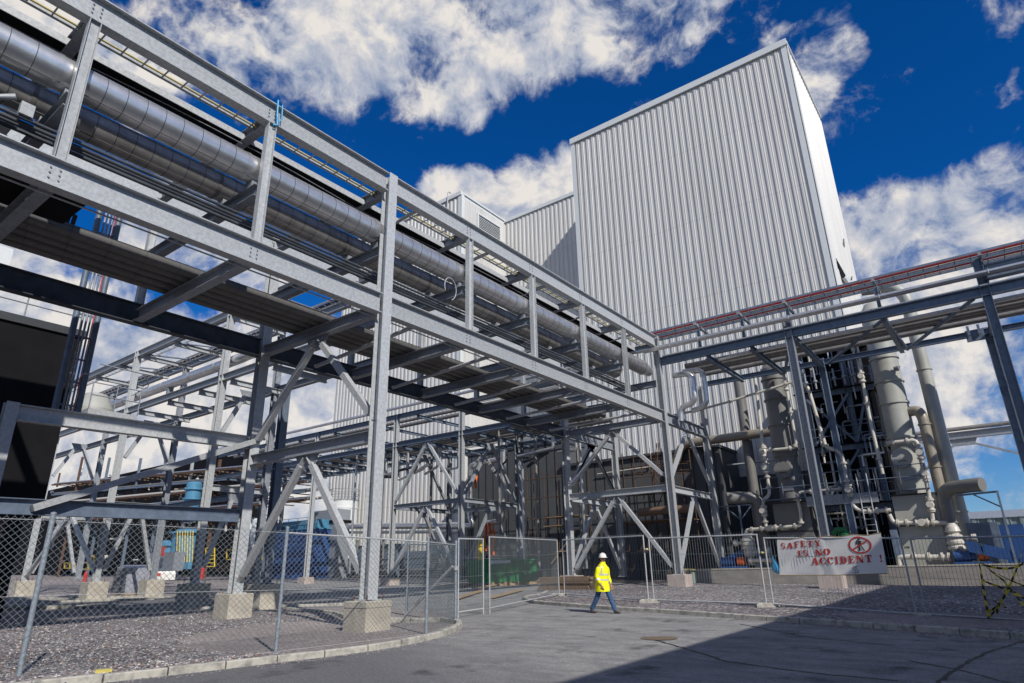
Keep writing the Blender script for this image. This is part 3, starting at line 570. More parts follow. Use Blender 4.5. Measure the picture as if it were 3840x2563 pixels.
# ------------------------------------------------------------------ the process hall
ZR = 43.35
def ribbed(x0, x1, z0, z1, y, nrm, pitch=.60, dep=.062, axis='x'):
    """trapezoidal sheeting: pan, flank, crown with a small stiffener"""
    mb = MB(); prof = [(0, 0), (.27, 0), (.31, dep), (.42, dep), (.46, dep*.72), (.50, dep*.72), (.545, dep), (.56, dep), (.60, 0)]
    n = int((x1-x0)/pitch)+1; pts = []
    for i in range(n):
        for px, pd in prof[:-1]:
            x = x0+(i*.6+px)*pitch/.6
            if x <= x1: pts.append((x, pd))
    pts.append((x1, 0)); k = len(pts)
    if axis == 'x': vs = [(x, y+nrm*d, z0) for x, d in pts]+[(x, y+nrm*d, z1) for x, d in pts]
    else: vs = [(y+nrm*d, x, z0) for x, d in pts]+[(y+nrm*d, x, z1) for x, d in pts]
    return mb.add(vs, [(i, i+1, k+i+1, k+i) for i in range(k-1)])
DADO2 = mat('shade_dark_panel_cladding', (.075, .08, .085), .6, 0, scale=.5, var=.1)  # dark tone carries the shade at the hall foot
hall = thing('process_hall', 'tall white hall clad in vertical ribbed sheeting rising behind the pipe racks', 'building', (-18, 48, 1))
XL0, XL1, XR0, XR1, YF, YR, YK = -63.7, -42.85, -27.75, -6.4, 48.0, 56.3, 60.3
ribbed(XR0+.25, XR1-.35, .2, ZR-.75, YF, -1).build('front_wall', WHITE, hall, False)
ribbed(YF+.3, YK, .2, ZR-.75, XR1, 1, axis='y').build('side_wall', WHITE, hall, False)
ribbed(XL1, XR0, .2, ZR-.6, YR, -1).build('recess_wall', WHITE, hall, False)
ribbed(XL0+.2, XL1-.3, .2, ZR-.7, YF, -1).build('left_front_wall', WHITE, hall, False)
ribbed(YF+.3, YR, .2, ZR-.7, XL1, 1, axis='y').build('left_side_wall', WHITE, hall, False)
mb = MB(); mb.box(XR0+.05, YF+.12, .2, XR1-.05, YK, ZR-.3); mb.box(XL0+.05, YF+.12, .2, XL1-.05, YK+2, ZR-.3); mb.box(XL1-.05, YR+.12, .2, XR0+.05, YK+1.9, ZR-.32)
mb.build('inner_shell', WHITE_T, hall)
mb = MB(); mb.box(XR0-.06, YF-.20, ZR-.62, XR1+.10, YF+.10, ZR); mb.box(XR0-.06, YF+.10, ZR-.62, XR0+.2, YR, ZR-.002)
mb.box(XL1-.2, YR-.18, ZR-.5, XR0-.06, YR+.10, ZR-.05); mb.box(XL0-.06, YF-.18, ZR-.5, XL1+.08, YF+.10, ZR); mb.build('coping', WHITE_T, hall)
mb = MB(); mb.box(XR1-.06, YF+.1, ZR-.34, XR1+.13, YK, ZR-.1); mb.build('verge', WHITE_T, hall); mb = MB(); mb.box(XL1-.06, YF+.10, ZR-.3, XL1+.1, YR, ZR-.1); mb.build('verge', WHITE_T, hall)
mb = MB()
for x, s in ((XR0, 1), (XR1, -1), (XL1, -1)):
    mb.box(min(x, x+s*.42), YF-.095, .2, max(x, x+s*.42), YF-.075, ZR-.62)
mb.box(XR1+.08, YF-.094, .2, XR1+.10, YF+.40, ZR-.35); mb.box(XR0-.02, YF-.094, .2, XR0-.001, YF+.40, ZR-.62); mb.box(XL1+.08, YF-.094, .2, XL1+.10, YF+.40, ZR-.35); mb.build('corner_flashing', WHITE_T, hall)
mb = MB(); mb.box(XR0+.45, YF-.16, .2, XR1-.42, YF-.13, 7.6); dd_ = mb.build('shade_stand_in_panels', DADO2, hall)  # dark panels stand in for the shaded foot of the white wall
for i in range(26): mb = MB(); x = XR0+1.0+i*.8; mb.box(x, YF-.166, .2, x+.03, YF-.161, 7.58); mb.build('panel_joint', NEARBLACK, dd_)  # joints on the panels that stand in for shade
# louvre high in the left side wall
lv = MB(); 
for i in range(16):
    z = 38.2+i*.21; lv.add([(XL1+.14, 50.9, z), (XL1+.14, 55.0, z), (XL1+.22, 55.0, z-.13), (XL1+.22, 50.9, z-.13)], [(0, 1, 2, 3)])
l_ = lv.build('louvre', WHITE_T, hall, False); mb = MB()
for a in ((50.7, 37.9, 50.9, 41.75), (55.0, 37.9, 55.2, 41.75)): mb.box(XL1+.06, a[0], a[1], XL1+.24, a[2], a[3])
mb.box(XL1+.06, 50.9, 41.55, XL1+.24, 55.0, 41.75); mb.box(XL1+.06, 50.9, 37.9, XL1+.24, 55.0, 38.05); mb.build('frame', WHITE_T, l_)
mb = MB(); mb.box(XL1+.075, 50.9, 38.05, XL1+.095, 55.0, 41.55); mb.build('louvre_back', STEEL_B, l_)
mb = MB(); mb.tube(bend([(-44.8, 47.75, 38), (-44.8, 47.75, 44.0), (-44.8, 48.3, 44.0)], .3), .07, 8); mb.build('vent_pipe', GALV, hall)
mb = MB(); mb.prism([(XR1+.09, 49.94, 23.45), (XR1+.09, 53.2, 23.2), (XR1+.09, 50.9, 21.9)], (.03, 0, 0)); mb.build('vent_opening', NEARBLACK, hall)
mb = MB(); mb.prism([(XR1+.12, 50.7, 22.0), (XR1+.12, 53.3, 23.1), (XR1+.12, 53.3, 22.0)], (.25, 0, 0)); mb.build('vent_hood', WHITE_T, hall)
for k, (z0, z1) in enumerate(((27.0, 27.9), (23.9, 24.3))): mb = MB(); mb.tube([(XR1+.12, 56.2, z0), (XR1+.16, 56.5, z1)], .05, 5); mb.build('wall_bracket', DARKST, hall)
# downpipe and service pipes on the front
mb = MB(); mb.tube([(-39.6, 47.7, 1), (-39.6, 47.7, 12.0)], .22, 12); mb.build('drain_pipe', mat('pale_green_paint', (.40, .42, .26), .5), hall)

# lean-to annex at the hall foot behind the racks: flat panels darkened to stand in for shade
an = thing('annex', 'dark flat-panelled lean-to at the foot of the hall behind the scaffolds', 'building', (-22, 44, .8))
mb = MB(); mb.box(-28.2, 44.2, .2, -15.2, 47.8, 9.3); mb.build('wall', DADO2, an)
for i in range(16): mb = MB(); x = -27.6+i*.8; mb.box(x, 44.17, .25, x+.03, 44.195, 9.25); mb.build('panel_joint', NEARBLACK, an)
mb = MB(); mb.box(-28.3, 44.0, 9.3, -15.1, 47.8, 9.5); mb.build('roof', DARKST, an)
mb = MB(); mb.box(-38.5, 44.3, .2, -28.2, 47.85, 11.4); mb.build('wall', DADO2, an); mb = MB(); mb.box(-38.6, 44.2, 11.4, -28.1, 47.85, 11.6); mb.build('roof', DARKST, an)
for i in range(12): mb = MB(); x = -38+i*.82; mb.box(x, 44.27, .25, x+.03, 44.295, 11.35); mb.build('panel_joint', NEARBLACK, an)
mb = MB(); mb.box(-28.2, 44.14, 4.7, -15.2, 44.165, 5.0); mb.build('rail', DARKST, an)
mb = MB(); mb.tube(bend([(-24.9, 44.0, 8.4), (-20.3, 44.0, 8.5), (-20.3, 44.0, 9.9)], .2), .05, 8); tag(mb.build('annex_pipe', IVORY), 'thin pale pipe running along the lean-to and turning up at its end', 'pipe')
# long shed on the sunny side of the road, out of view; its eaves shade the right half of the road
t = thing('unseen_shade_shed', 'unseen long pale metal shed shading the road from its right side', 'building', (12, 0, 0))
ribbed(-45, 30.5, -1.2, 10.1, 6.45, -1, axis='y').build('wall', SHED, t, False)
mb = MB(); mb.box(6.55, -45, -1.5, 22, 30.5, 10.0); mb.build('inner_shell', SHED, t)
mb = MB(); mb.prism([(6.3, -45.2, 10.0), (22.3, -45.2, 10.0), (22.3, -45.2, 10.15), (14.3, -45.2, 11.6), (6.3, -45.2, 10.16)], (0, 75.9, 0)); mb.build('roof', GALV_D, t)

# ------------------------------------------------------------------ cross rack behind (runs left to right at the corner column)
YE, YG = 33.3, 39.6
xr = thing('pipe_rack', 'blue-grey steel cross rack on the right with red cables on its top', 'pipe rack', (-7.05, YE, 0))
def col2(x, y, z0, z1, parent, d=.34, m=STEEL_B): return column(x, y, z0, z1, parent, d, m, True)
for x, z0 in ((-7.05, 1.08), (1.30, .9)): col2(x, YE, z0, 13.4 if x < 0 else 14.3, xr, .36, GALV_D if x < 0 else STEEL_B)
for x in (-6.9, 1.15): col2(x, YG, .9, 12.9, xr)
beam((XA+.19, YE, 12.70), (5, YE, 12.70), .43, .28, xr, STEEL_B)
beam((XA+.19, YG, 12.66), (5, YG, 12.66), .30, .24, xr, STEEL_B)
beam((1.4, YE-.02, 13.55), (5, YE-.02, 13.55), .7, .3, xr, STEEL_B)
for x in (-11.5, -9.1, -6.85, -2.75, 1.3, 4.5):
    beam((x, YE+.05, 12.45), (x, YG-.1, 12.45), .28, .22, xr, STEEL_B, 'cross_beam')
for x in (-11.75, -9.3, -6.93, -2.8, 1.45):
    mb = MB(); mb.ibeam((x, YE+.02, 12.9), (x, YE+.02, 14.15), .16, .16, up=(1, 0, 0)); mb.build('stub_post', STEEL_B, xr)
    mb = MB(); mb.bar((x, YE-.55, 14.30), (x, YE+1.55, 14.30), .13, .16); mb.build('tray_arm', GALV_D, xr)
for a, b in (((-2.7, YE+.1, 12.5), (-6.4, YG-.3, 12.5)), ((-2.75, YE, 12.5), (-2.5, YG, 12.5)), ((.8, YE+.1, 12.5), (-2.4, YG-.2, 12.5)), ((-7, YE, 12.45), (-9.0, YG, 12.45))):
    ctube('plan_brace', a, b, .09, xr, STEEL_B)
mb = MB(); mb.box(.2, YG-.35, 12.2, 1.0, YG-.25, 12.8); mb.box(.3, YG-.5, 12.5, .42, YG-.4, 13.0); mb.box(.75, YG-.5, 12.5, .87, YG-.4, 13.0); mb.build('end_bracket', STEEL_B, xr)
def xladder(name, y0, y1, label, cy_, r):
    return ladder(name, y0, y1, 14.44, -15.2, 5, .62, label, [(cy_, r, RED), (cy_+.17, .03, GALV_D)], 'x', STEEL_B)
xladder('cable_ladder', 32.85, 33.55, 'nearer blue-grey cable ladder with a bright red cable on top of the cross rack', 33.28, .085)
xladder('cable_ladder', 33.75, 34.45, 'farther blue-grey cable ladder with a darker red cable on top of the cross rack', 34.12, .085)
for i, (y, z, r) in enumerate(((32.78, 13.40, .10), (33.02, 13.40, .095))):
    mb = MB(); mb.tube([(-15.4+i*.4, y, z)]+[(-14+2*j, y, z) for j in range(11)], r, 12); o = mb.build('lagged_pipe', ALU)
    tag(o, ('outer' if i == 0 else 'inner')+' one of the twin slim lagged pipes along the near side of the cross rack', 'pipe', 'twin pipes on the cross rack')
    b = MB()
    for x in (-11.75, -9.3, -6.93, -2.8, 1.45): b.tube([(x+.12, y-r-.01, z-.12), (x+.12, y-r-.012, z+.1)], .014, 6)
    b.build('pipe_clip', GALV, o)
mb = MB(); mb.tube([(-11.2, 34.4, 12.45)]+[(-10+2*j, 34.4, 12.5) for j in range(8)], .085, 10); o = mb.build('white_pipe', mat('white_pipe_paint', (.75, .73, .68), .4)); tag(o, 'bright white pipe showing under the cross rack', 'pipe')
for k, (y, z, r) in enumerate(((35.3, 12.75, .17), (36.0, 12.72, .13), (36.6, 12.78, .19), (37.6, 12.75, .15))):
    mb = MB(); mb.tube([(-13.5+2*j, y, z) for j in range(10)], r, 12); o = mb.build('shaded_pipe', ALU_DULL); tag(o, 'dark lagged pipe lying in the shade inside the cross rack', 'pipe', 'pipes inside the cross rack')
t = thing('walkway_tray', 'pale grey flat tray with flanges lying along the near beam of the cross rack', 'cable tray', (-5, YE, 12.95))
mb = MB(); mb.box(-14, YE-.16, 12.925, 5, YE+.14, 12.945); mb.build('tray_bottom', GALV, t); mb = MB(); mb.box(-14, YE-.165, 12.925, 5, YE-.15, 13.0); mb.build('side_flange', GALV, t)

# the same line of racking carried on to the left, behind the long rack
wr = thing('pipe_rack', 'lower galvanised rack passing behind the long rack before the hall', 'pipe rack', (-36, YE, 0))
for x in (-46, -36.2, -29.5): column(x, YE, gz(x, YE)+.5, 13.0, wr, .32)
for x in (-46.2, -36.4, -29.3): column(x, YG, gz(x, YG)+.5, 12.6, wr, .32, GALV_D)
beam((-62, YE, 10.64), (XB-.2, YE, 10.64), .34, .26, wr, STEEL_B); beam((-62, YE, 12.86), (XB-.2, YE, 12.86), .32, .24, wr, STEEL_B)
beam((-62, YG, 10.64), (XB-.2, YG, 10.64), .34, .26, wr, STEEL_B); beam((-62, YG, 12.5), (XB-.2, YG, 12.5), .3, .24, wr, STEEL_B)
for k in range(26):
    xa = random.uniform(-44, -22); y = random.uniform(YE+.5, YG-.5); mb = MB()
    if k % 3: mb.tube(bend([(xa, y, 10.9), (xa, y, 9.6-random.random()), (xa+random.choice((-1, 1))*random.uniform(1, 3), y, 9.5-random.random())], .2), random.uniform(.06, .14), 8)
    else: mb.tube(bend([(xa, y, 10.9), (xa, y, 1.5)], .2), random.uniform(.06, .12), 8)
    mb.build('drop_pipe', [ALU_DULL, DARKST, ALU][k % 3 if k % 9 else 2], wr)
x = -60
while x < XB-.5: beam((x, YE+.05, 10.42), (x, YG-.05, 10.42), .26, .2, wr, STEEL_B, 'cross_beam'); x += 2.45
x = -58.6
while x < XB-.5: beam((x, YE+.05, 12.62), (x, YG-.05, 12.62), .22, .18, wr, STEEL_B, 'cross_beam'); x += 4.9
for x0, x1 in ((-36.2, -29.5),):
    beam((x0+.17, YE, 6.05), (x1-.17, YE, 6.05), .30, .24, wr, GALV_D, 'tie_beam'); kbrace(YE, x0, x1, 10.45, 6.3, wr); kbrace(YE, x0, x1, 5.9, 1.4, wr)
    beam((x0+.17, YG, 6.05), (x1-.17, YG, 6.05), .30, .24, wr, GALV_D, 'tie_beam'); kbrace(YG, x0, x1, 10.45, 6.3, wr)
for x in (-36.3, -29.4): beam((x, YE+.17, 6.05), (x, YG-.17, 6.05), .30, .24, wr, GALV_D, 'tie_beam'); kbrace_y(x, YE, YG, 10.3, 6.3, wr, GALV_D); kbrace_y(x, YE, YG, 5.9, 1.4, wr, GALV_D)
kbrace_y(XB, YE, YG, 9.1, 6, wr, GALV_D)
for k, (y, z, r) in enumerate(((32.85, 13.4, .11), (34.6, 10.95, .2), (35.3, 10.92, .15), (36.1, 10.98, .22), (37.0, 10.9, .12), (37.9, 10.95, .17), (35.0, 12.95, .13), (36.2, 12.95, .16))):
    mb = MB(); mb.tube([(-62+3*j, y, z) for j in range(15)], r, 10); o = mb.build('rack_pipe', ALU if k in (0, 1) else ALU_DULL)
    tag(o, ['shiny slim pipe along the top edge of the lower rack behind the long rack', 'shiny fat pipe nearest the front on the lower deck of the rack behind'][k] if k < 2 else 'dull pipe lying on the decks of the lower rack behind the long rack', 'pipe', None if k < 2 else 'dull pipes on the lower rack')
for y, z in ((38.6, 10.9), (34.0, 12.95)): ladder('cable_ladder', y-.3, y+.3, z, -62, -22, .6, 'grey cable ladder on the '+('lower' if z < 12 else 'upper')+' deck of the rack behind the long rack', [(y, .05, BLACK)], 'x')
pedestal('pedestal', -46, YE, .45, gz(-46, YE)+.5, CONC_P, 'small pale block under a lone rack column by the blue cabin')
pedestal('pedestal', -36.2, YE, .47, gz(-36, YE)+.5, CONC_P, 'pinkish block half in shade behind the nearest tall column')

# west rack: comes off the long rack to the left with one shiny pipe
Y1, Y2 = 15.5, 18.5
ww = thing('pipe_rack', 'open galvanised rack with one shiny pipe, seen under the long rack at left', 'pipe rack', (-39.7, Y1, 0))
for x in (-50.3, -39.75, -29.45):
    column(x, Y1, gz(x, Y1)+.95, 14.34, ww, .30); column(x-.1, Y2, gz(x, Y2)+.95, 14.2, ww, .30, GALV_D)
for y, mm in ((Y1, GALV), (Y2, GALV_D)):
    beam((-60, y, 14.17), (XB-.2, y, 14.17), .36, .24, ww, mm); beam((-60, y, 10.68), (XB-.2, y, 10.68), .34, .24, ww, mm)
for x in (-45.6, -42.1, -39.0, -35.3, -32, -29.3, -25.5): beam((x, Y1+.02, 13.86), (x, Y2-.02, 13.86), .24, .2, ww, GALV, 'cross_beam')
for x in (-45, -41.6, -38.3, -34.95, -31.7, -28.75, -25.2): beam((x, Y1+.02, 10.40), (x, Y2-.02, 10.40), .26, .2, ww, GALV, 'cross_beam')
for x in (-42.2, -38.9, -35.6, -32.3): ctube('plan_brace', (x+.2, Y1+.1, 13.95), (x+1.5, Y2-.2, 13.95), .05, ww, STEEL_B, 6)
for x in (-39.75, -29.45, -50.3):
    beam((x, Y1+.15, 5.4), (x, Y2-.15, 5.4), .28, .2, ww, GALV, 'tie_beam'); kbrace_y(x, Y1, Y2, 10.3, 7.8, ww); kbrace_y(x, Y1, Y2, 5.2, 1.7, ww)
for x0, x1 in ((-39.75, -29.45),): beam((x0+.15, Y2, 5.4), (x1-.15, Y2, 5.4), .28, .2, ww, STEEL_B, 'tie_beam')
kbrace(Y1, -50.3, -39.75, 5.3, 1.6, ww)
for (x, y), lb in (((-39.75, Y1), 'pale concrete block left of the wrapped pallet'), ((-29.45, Y1), 'dark shaded block with a patch of sun, right of the wrapped pallet'), ((-50.3, Y1), 'small block behind the leaning fence post at far left'), ((-39.85, Y2), 'block in shade behind the pale block at left'), ((-29.55, Y2), 'block in shade behind the block with the patch of sun'), ((-24.6, 15.9), 'dark topped block lit on its lower half, behind the clean pale block')):
    pedestal('pedestal', x, y, .5, gz(x, y)+.92, CONC, lb)
column(-24.6, 15.9, gz(-24.6, 15.9)+.95, 9.2, ww, .32, STEEL_B)
sp = thing('insulated_pipe', 'shiny lagged pipe with white bands on the open rack at left, ending in a bend', 'pipe', (-40, 15.95, 11.7))
mb = MB(); mb.tube([(-60+2*j, 15.95, 11.7) for j in range(16)]+[(-28.9, 15.97, 11.72), (-28.3, 16.1, 11.85), (-27.9, 16.5, 12.0), (-27.75, 17.1, 12.1), (-27.7, 18.3, 12.1)], .26, 20); mb.build('jacket', ALU, sp)
for x in (-48, -44.8, -41.5, -36.6, -33.6, -31): b = MB(); b._lathe(Vector((x, 15.95, 11.7)), [(.272, -.05), (.272, .05)], 20, Vector((1, 0, 0))); b.build('band', mat('white_band', (.7, .68, .62)) if x == -48 else bpy.data.materials['white_band'], sp)
b = MB(); b.box(-36.0, 15.8, 10.85, -35.8, 16.1, 11.5); b.build('pipe_support', GALV_D, sp); b = MB(); b.box(-30.6, 15.8, 10.85, -30.4, 16.1, 11.5); b.build('pipe_support', GALV_D, sp)
ladder('cable_ladder', 17.5, 17.95, 14.05, -60, -22, .5, 'cable ladder with thin red and black cables in the open rack at left', [(17.6, .03, RED), (17.75, .035, BLACK), (17.85, .03, BLACK)], 'x', GALV_D)
ladder('cable_ladder', 15.75, 16.1, 14.05, -60, -22, .5, 'empty cable ladder beside the front top beam of the open rack at left', None, 'x')
ladder('cable_ladder', 17.2, 17.7, 14.6, -60, -58, .5, 'short end of cable ladder far left', None, 'x') if False else None

# ------------------------------------------------------------------ scrubber plant on the plinth
PLY = 36.75
mb = MB(); vs = []
pl = thing('plinth_wall', 'long low concrete retaining wall under the process towers on the right', 'wall', (-5, PLY, .4))
mb = MB(); mb.box(-15.6, PLY, -.6, 9, PLY+.35, 1.30); mb.build('wall', PLINTH, pl)
mb = MB(); mb.box(-15.65, PLY-.02, 1.30, 9, PLY+.4, 1.36); mb.build('cap', CONC, pl)
mb = MB(); mb.box(-15.6, PLY+.35, -.5, 9, 47.6, 1.2); o = mb.build('process_slab', PLINTH); o['kind'] = 'structure'
YT_ = 41.0
def tower(name, x, r, ztop, flanges, label, zbase, boxw, boxz, mt, x_low):
    t = thing(name, label, 'tower', (x, YT_, 1.2)); P = lambda z: Vector((x, YT_, z))
    mb = MB(); prof = [(r, zbase), (r, ztop-.02)]
    mb._lathe(Vector((x, YT_, 0)), [(r*.98, zbase), (r*.98, zbase+2.2), (r*.9, zbase+2.25), (r*.9, 7.55), (r, 7.65), (r, ztop), (.55*r, ztop+.5)], 36, Vector((0, 0, 1))); mb.build('shell', mt, t)
    for z in flanges:
        b = MB(); b._lathe(Vector((x, YT_, z)), [(r, -.05), (r+.07, -.05), (r+.07, .05), (r, .05)], 36, Vector((0, 0, 1))); b.build('flange', mt, t)
    mb = MB(); mb.box(x-boxw/2, YT_-boxw*.45, 1.2, x+boxw/2, YT_+boxw*.45, boxz); bx = mb.build('sump_tank', mt, t)
    mb = MB(); mb.box(x-boxw/2-.06, YT_-boxw*.45-.06, boxz-.04, x+boxw/2+.06, YT_+boxw*.45+.06, boxz+.04); mb.box(x-boxw/2-.03, YT_-boxw*.45-.03, 3.25, x+boxw/2+.03, YT_+boxw*.45+.03, 3.32); mb.build('stiffener', JOINT, bx)
    mb = MB(); mb._lathe(Vector((x-.12, YT_-r*.8, 6.8)), [(.0, -.32), (.50, -.32), (.50, -.22), (.42, -.22), (.42, .1)], 28, Vector((0, 1, 0))); m = mb.build('manway', mt, t)
    mb = MB(); mb.tube(bend([(x-.3, YT_-r*.8-.34, 6.62), (x-.3, YT_-r*.8-.42, 6.62), (x+.06, YT_-r*.8-.42, 6.62), (x+.06, YT_-r*.8-.34, 6.62)], .04, 3), .018, 6); mb.build('handle', BLACK, m)
    mb = MB(); mb.box(x-.3, YT_-r-.03, 5.6, x+.3, YT_-r-.01, 5.85); mb.build('name_plate', GALV_D, t)
    return t
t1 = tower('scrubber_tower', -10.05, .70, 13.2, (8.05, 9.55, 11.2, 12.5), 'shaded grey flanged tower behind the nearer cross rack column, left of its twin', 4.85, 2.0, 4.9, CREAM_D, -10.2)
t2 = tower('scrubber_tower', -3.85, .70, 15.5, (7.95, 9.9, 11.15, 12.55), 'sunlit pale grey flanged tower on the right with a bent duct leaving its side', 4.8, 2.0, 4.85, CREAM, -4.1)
mb = MB(); mb.add([(-3.3, YT_-.68, 11.9), (-3.05, YT_-.62, 11.85), (-3.2, YT_-.66, 11.55)], [(0, 1, 2)]); mb.box(-3.42, YT_-.72, 11.58, -3.2, YT_-.68, 11.85); mb.build('warning_plate', GALV_D, t2)
def duct(name, pts, r, m, label, rad=.6, rings=(), cat='duct', n=9):
    t = thing(name, label, cat, pts[0]); mb = MB(); mb.tube(bend(pts, rad, n), r, 20); mb.build('tube', m, t)
    for c, ax in rings: b = MB(); b._lathe(Vector(c), [(r, -.035), (r+.05, -.035), (r+.05, .035), (r, .035)], 20, Vector(ax)); b.build('flange', m, t)
    return t
duct('vent_stack', [(-2.05, 41.2, 1.2), (-2.05, 41.2, 16.1), (-2.6, 41.2, 16.9), (-4.2, 41.2, 17.1)], .345, CREAM, 'tall slim pale stack right of the sunlit tower, rising behind the cross rack', .5, [((-2.05, 41.2, z), (0, 0, 1)) for z in (3.9, 11.6, 14.6)])
duct('side_duct', [(-3.2, 40.9, 9.35), (-2.75, 40.7, 9.3), (-2.62, 40.65, 8.9), (-2.62, 40.65, 4.6)], .27, TANC, 'bent duct leaving the sunlit tower and dropping beside the slim stack', .5, [((-2.62, 40.65, 8.5), (0, 0, 1)), ((-2.62, 40.65, 6.2), (0, 0, 1))])
gr = duct('goose_neck', [(-2.55, 40.2, 1.2), (-2.55, 40.2, 5.0), (-1.2, 39.4, 5.02), (-.75, 39.15, 5.0)], .34, CREAM_D, 'fat grey gooseneck pipe on the far right bending over onto a thin leg frame', .75, [((-2.55, 40.2, 3.35), (0, 0, 1))])
gl = duct('goose_neck', [(-11.95, 40.6, 1.2), (-11.95, 40.6, 5.35), (-13.2, 40.0, 5.4), (-13.6, 39.8, 5.4)], .36, CREAM_D, 'fat grey gooseneck pipe left of the shaded tower', .6, [((-11.95, 40.6, 3.4), (0, 0, 1))])
t = thing('leg_frame', 'thin angle frame propping the right gooseneck pipe', 'support', (-.5, 39, 1.3)); mb = MB()
mb.bar((-.25, 38.9, 1.3), (-.25, 38.9, 4.62), .09, .09, (0, 1, 0)); mb.bar((-1.9, 39.6, 4.6), (-.2, 38.9, 4.6), .09, .09); mb.bar((-.28, 38.92, 3.9), (-1.2, 39.3, 4.55), .06, .06); mb.build('frame', STEEL_B, t)
t = thing('leg_frame', 'thin angle frame propping the left gooseneck pipe', 'support', (-13.3, 40, 1.3)); mb = MB()
mb.bar((-13.0, 40.05, 1.3), (-13.0, 40.05, 4.95), .09, .09, (0, 1, 0)); mb.bar((-14.6, 40.2, 4.95), (-12.3, 40.2, 4.95), .09, .09); mb.bar((-13.0, 40.1, 4.1), (-13.9, 40.2, 4.9), .06, .06); mb.bar((-13.0, 40.1, 4.1), (-12.3, 40.2, 4.9), .06, .06); mb.build('frame', STEEL_B, t)
duct('riser_pipe', [(-13.15, 44.0, 1.2), (-13.15, 44.0, 13.8)], .33, CREAM_D, 'tall plain grey riser pipe against the hall left of the shaded tower', .3)
duct('cross_duct', [(-18.3, 43.8, 8.6), (-17.6, 43.6, 9.75), (-10.0, 43.2, 9.72)], .30, TANC, 'tan duct running level across the hall front to the shaded tower', .8)
duct('conduit', [(-16.3, 45.5, 8.2), (-10.6, 45.2, 8.15)], .06, GALV, 'thin light pipe below the tan duct on the hall front', .3)
# ivory process pipework: runs with flanges and valves
def run(name, pts, r, label, flanges=(), valves=(), m=IVORY, rad=.22, group=None):
    t = thing(name, label, 'pipework', pts[0], group); path = bend(pts, rad, 6); mb = MB(); mb.tube(path, r, 12); mb.build('pipe', m, t)
    segs = [(Vector(a), Vector(b)) for a, b in zip(pts, pts[1:])]
    for si, f in flanges:
        a, b = segs[si]; c = a.lerp(b, f); ax = (b-a).normalized(); k = MB(); k._lathe(c, [(r, -.05), (r*1.75, -.05), (r*1.75, -.01), (r*1.6, 0), (r*1.75, .01), (r*1.75, .05), (r, .05)], 14, ax); k.build('flange', m, t)
    for si, f in valves:
        a, b = segs[si]; c = a.lerp(b, f); ax = (b-a).normalized(); k = MB(); k._lathe(c, [(r, -.30), (r*2, -.28), (r*2, -.22), (r*1.35, -.16), (r*1.9, 0), (r*1.35, .16), (r*2, .22), (r*2, .28), (r, .30)], 14, ax)
        o_ = ax.orthogonal().normalized(); k._lathe(c, [(r*1.2, 0), (r*1.2, r*3), (r*.5, r*3.1), (r*.5, r*4.2), (r*1.6, r*4.2), (r*1.6, r*4.7), (.001, r*4.7)], 12, Vector((0, -1, 0)) if abs(ax.y) < .5 else o_); k.build('valve', m, t)
    return t
F3 = [(0, .2), (0, .5), (0, .8)]
yq = 39.9
run('ivory_pipe', [(-12.75, yq, 1.5), (-12.75, yq, 3.48), (-9.6, yq, 3.55), (-9.5, yq, 4.2), (-9.55, yq, 5.3)], .10, 'low ivory pipe run before the shaded tower with a fat ribbed valve at left', [(1, .12), (1, .3), (1, .42), (1, .55), (1, .66), (1, .9), (2, .3)], [(1, .48)])
t = thing('ribbed_valve', 'fat ivory ribbed valve stack above the orange pump at left', 'valve', (-12.72, yq, 2.6)); mb = MB()
mb._lathe(Vector((-12.7, yq-.05, 0)), [(.16, 3.3), (.34, 3.28), (.34, 3.2), (.25, 3.15), (.30, 3.0), (.40, 2.95), (.40, 2.85), (.33, 2.8), (.40, 2.72), (.40, 2.62), (.33, 2.56), (.40, 2.5), (.40, 2.4), (.33, 2.3), (.30, 2.0), (.18, 1.9), (.18, 1.6), (.26, 1.58), (.26, 1.5)], 20, Vector((0, 0, 1))); mb.build('body', IVORY, t)
mb = MB(); mb.tube([(-12.7, yq-.05, 2.75), (-13.5, yq-.1, 2.75)], .10, 10); mb._lathe(Vector((-13.4, yq-.1, 2.75)), [(.1, -.1), (.2, -.1), (.2, .1), (.1, .1)], 12, Vector((1, 0, 0))); mb.build('side_branch', IVORY, t)
run('ivory_pipe', [(-11.55, yq, 3.5), (-11.5, yq, 5.1), (-11.05, yq, 5.4), (-11.0, yq, 8.9), (-10.95, yq+.3, 12.8)], .10, 'ivory riser with many valves up the left side of the shaded tower', [(0, .25), (0, .5), (0, .8), (2, .12), (2, .3), (2, .6), (2, .82)], [(0, .62), (2, .45), (2, .72)])
run('ivory_pipe', [(-10.9, yq, 7.95), (-10.75, yq, 8.0), (-9.25, yq, 7.95), (-9.1, yq, 8.2), (-9.15, yq, 12.9)], .085, 'ivory pipe hooked round the shaded tower neck and rising up its right side', [(1, .1), (1, .85), (2, .5), (3, .4)], [(3, .75)])
run('ivory_pipe', [(-8.2, yq-.3, 11.3), (-8.1, yq-.3, 11.65), (-7.85, yq-.3, 11.3), (-7.5, yq-.3, 7.75), (-7.0, yq-.3, 7.5), (-6.75, yq-.3, 7.25), (-6.75, yq-.3, 5.6), (-6.65, yq-.3, 4.3), (-6.2, yq-.3, 4.1), (-4.95, yq-.3, 4.1)], .10, 'long ivory pipe dropping in steps between the two towers', [(2, .98), (5, .3), (5, .9), (6, .5), (8, .2), (8, .5), (8, .85)], [(6, .25)])
run('ivory_pipe', [(-9.4, yq, 5.35), (-9.3, yq, 5.42), (-6.75, yq, 5.4)], .085, 'level ivory pipe between the towers at platform height', [(1, .2), (1, .6), (1, .8)])
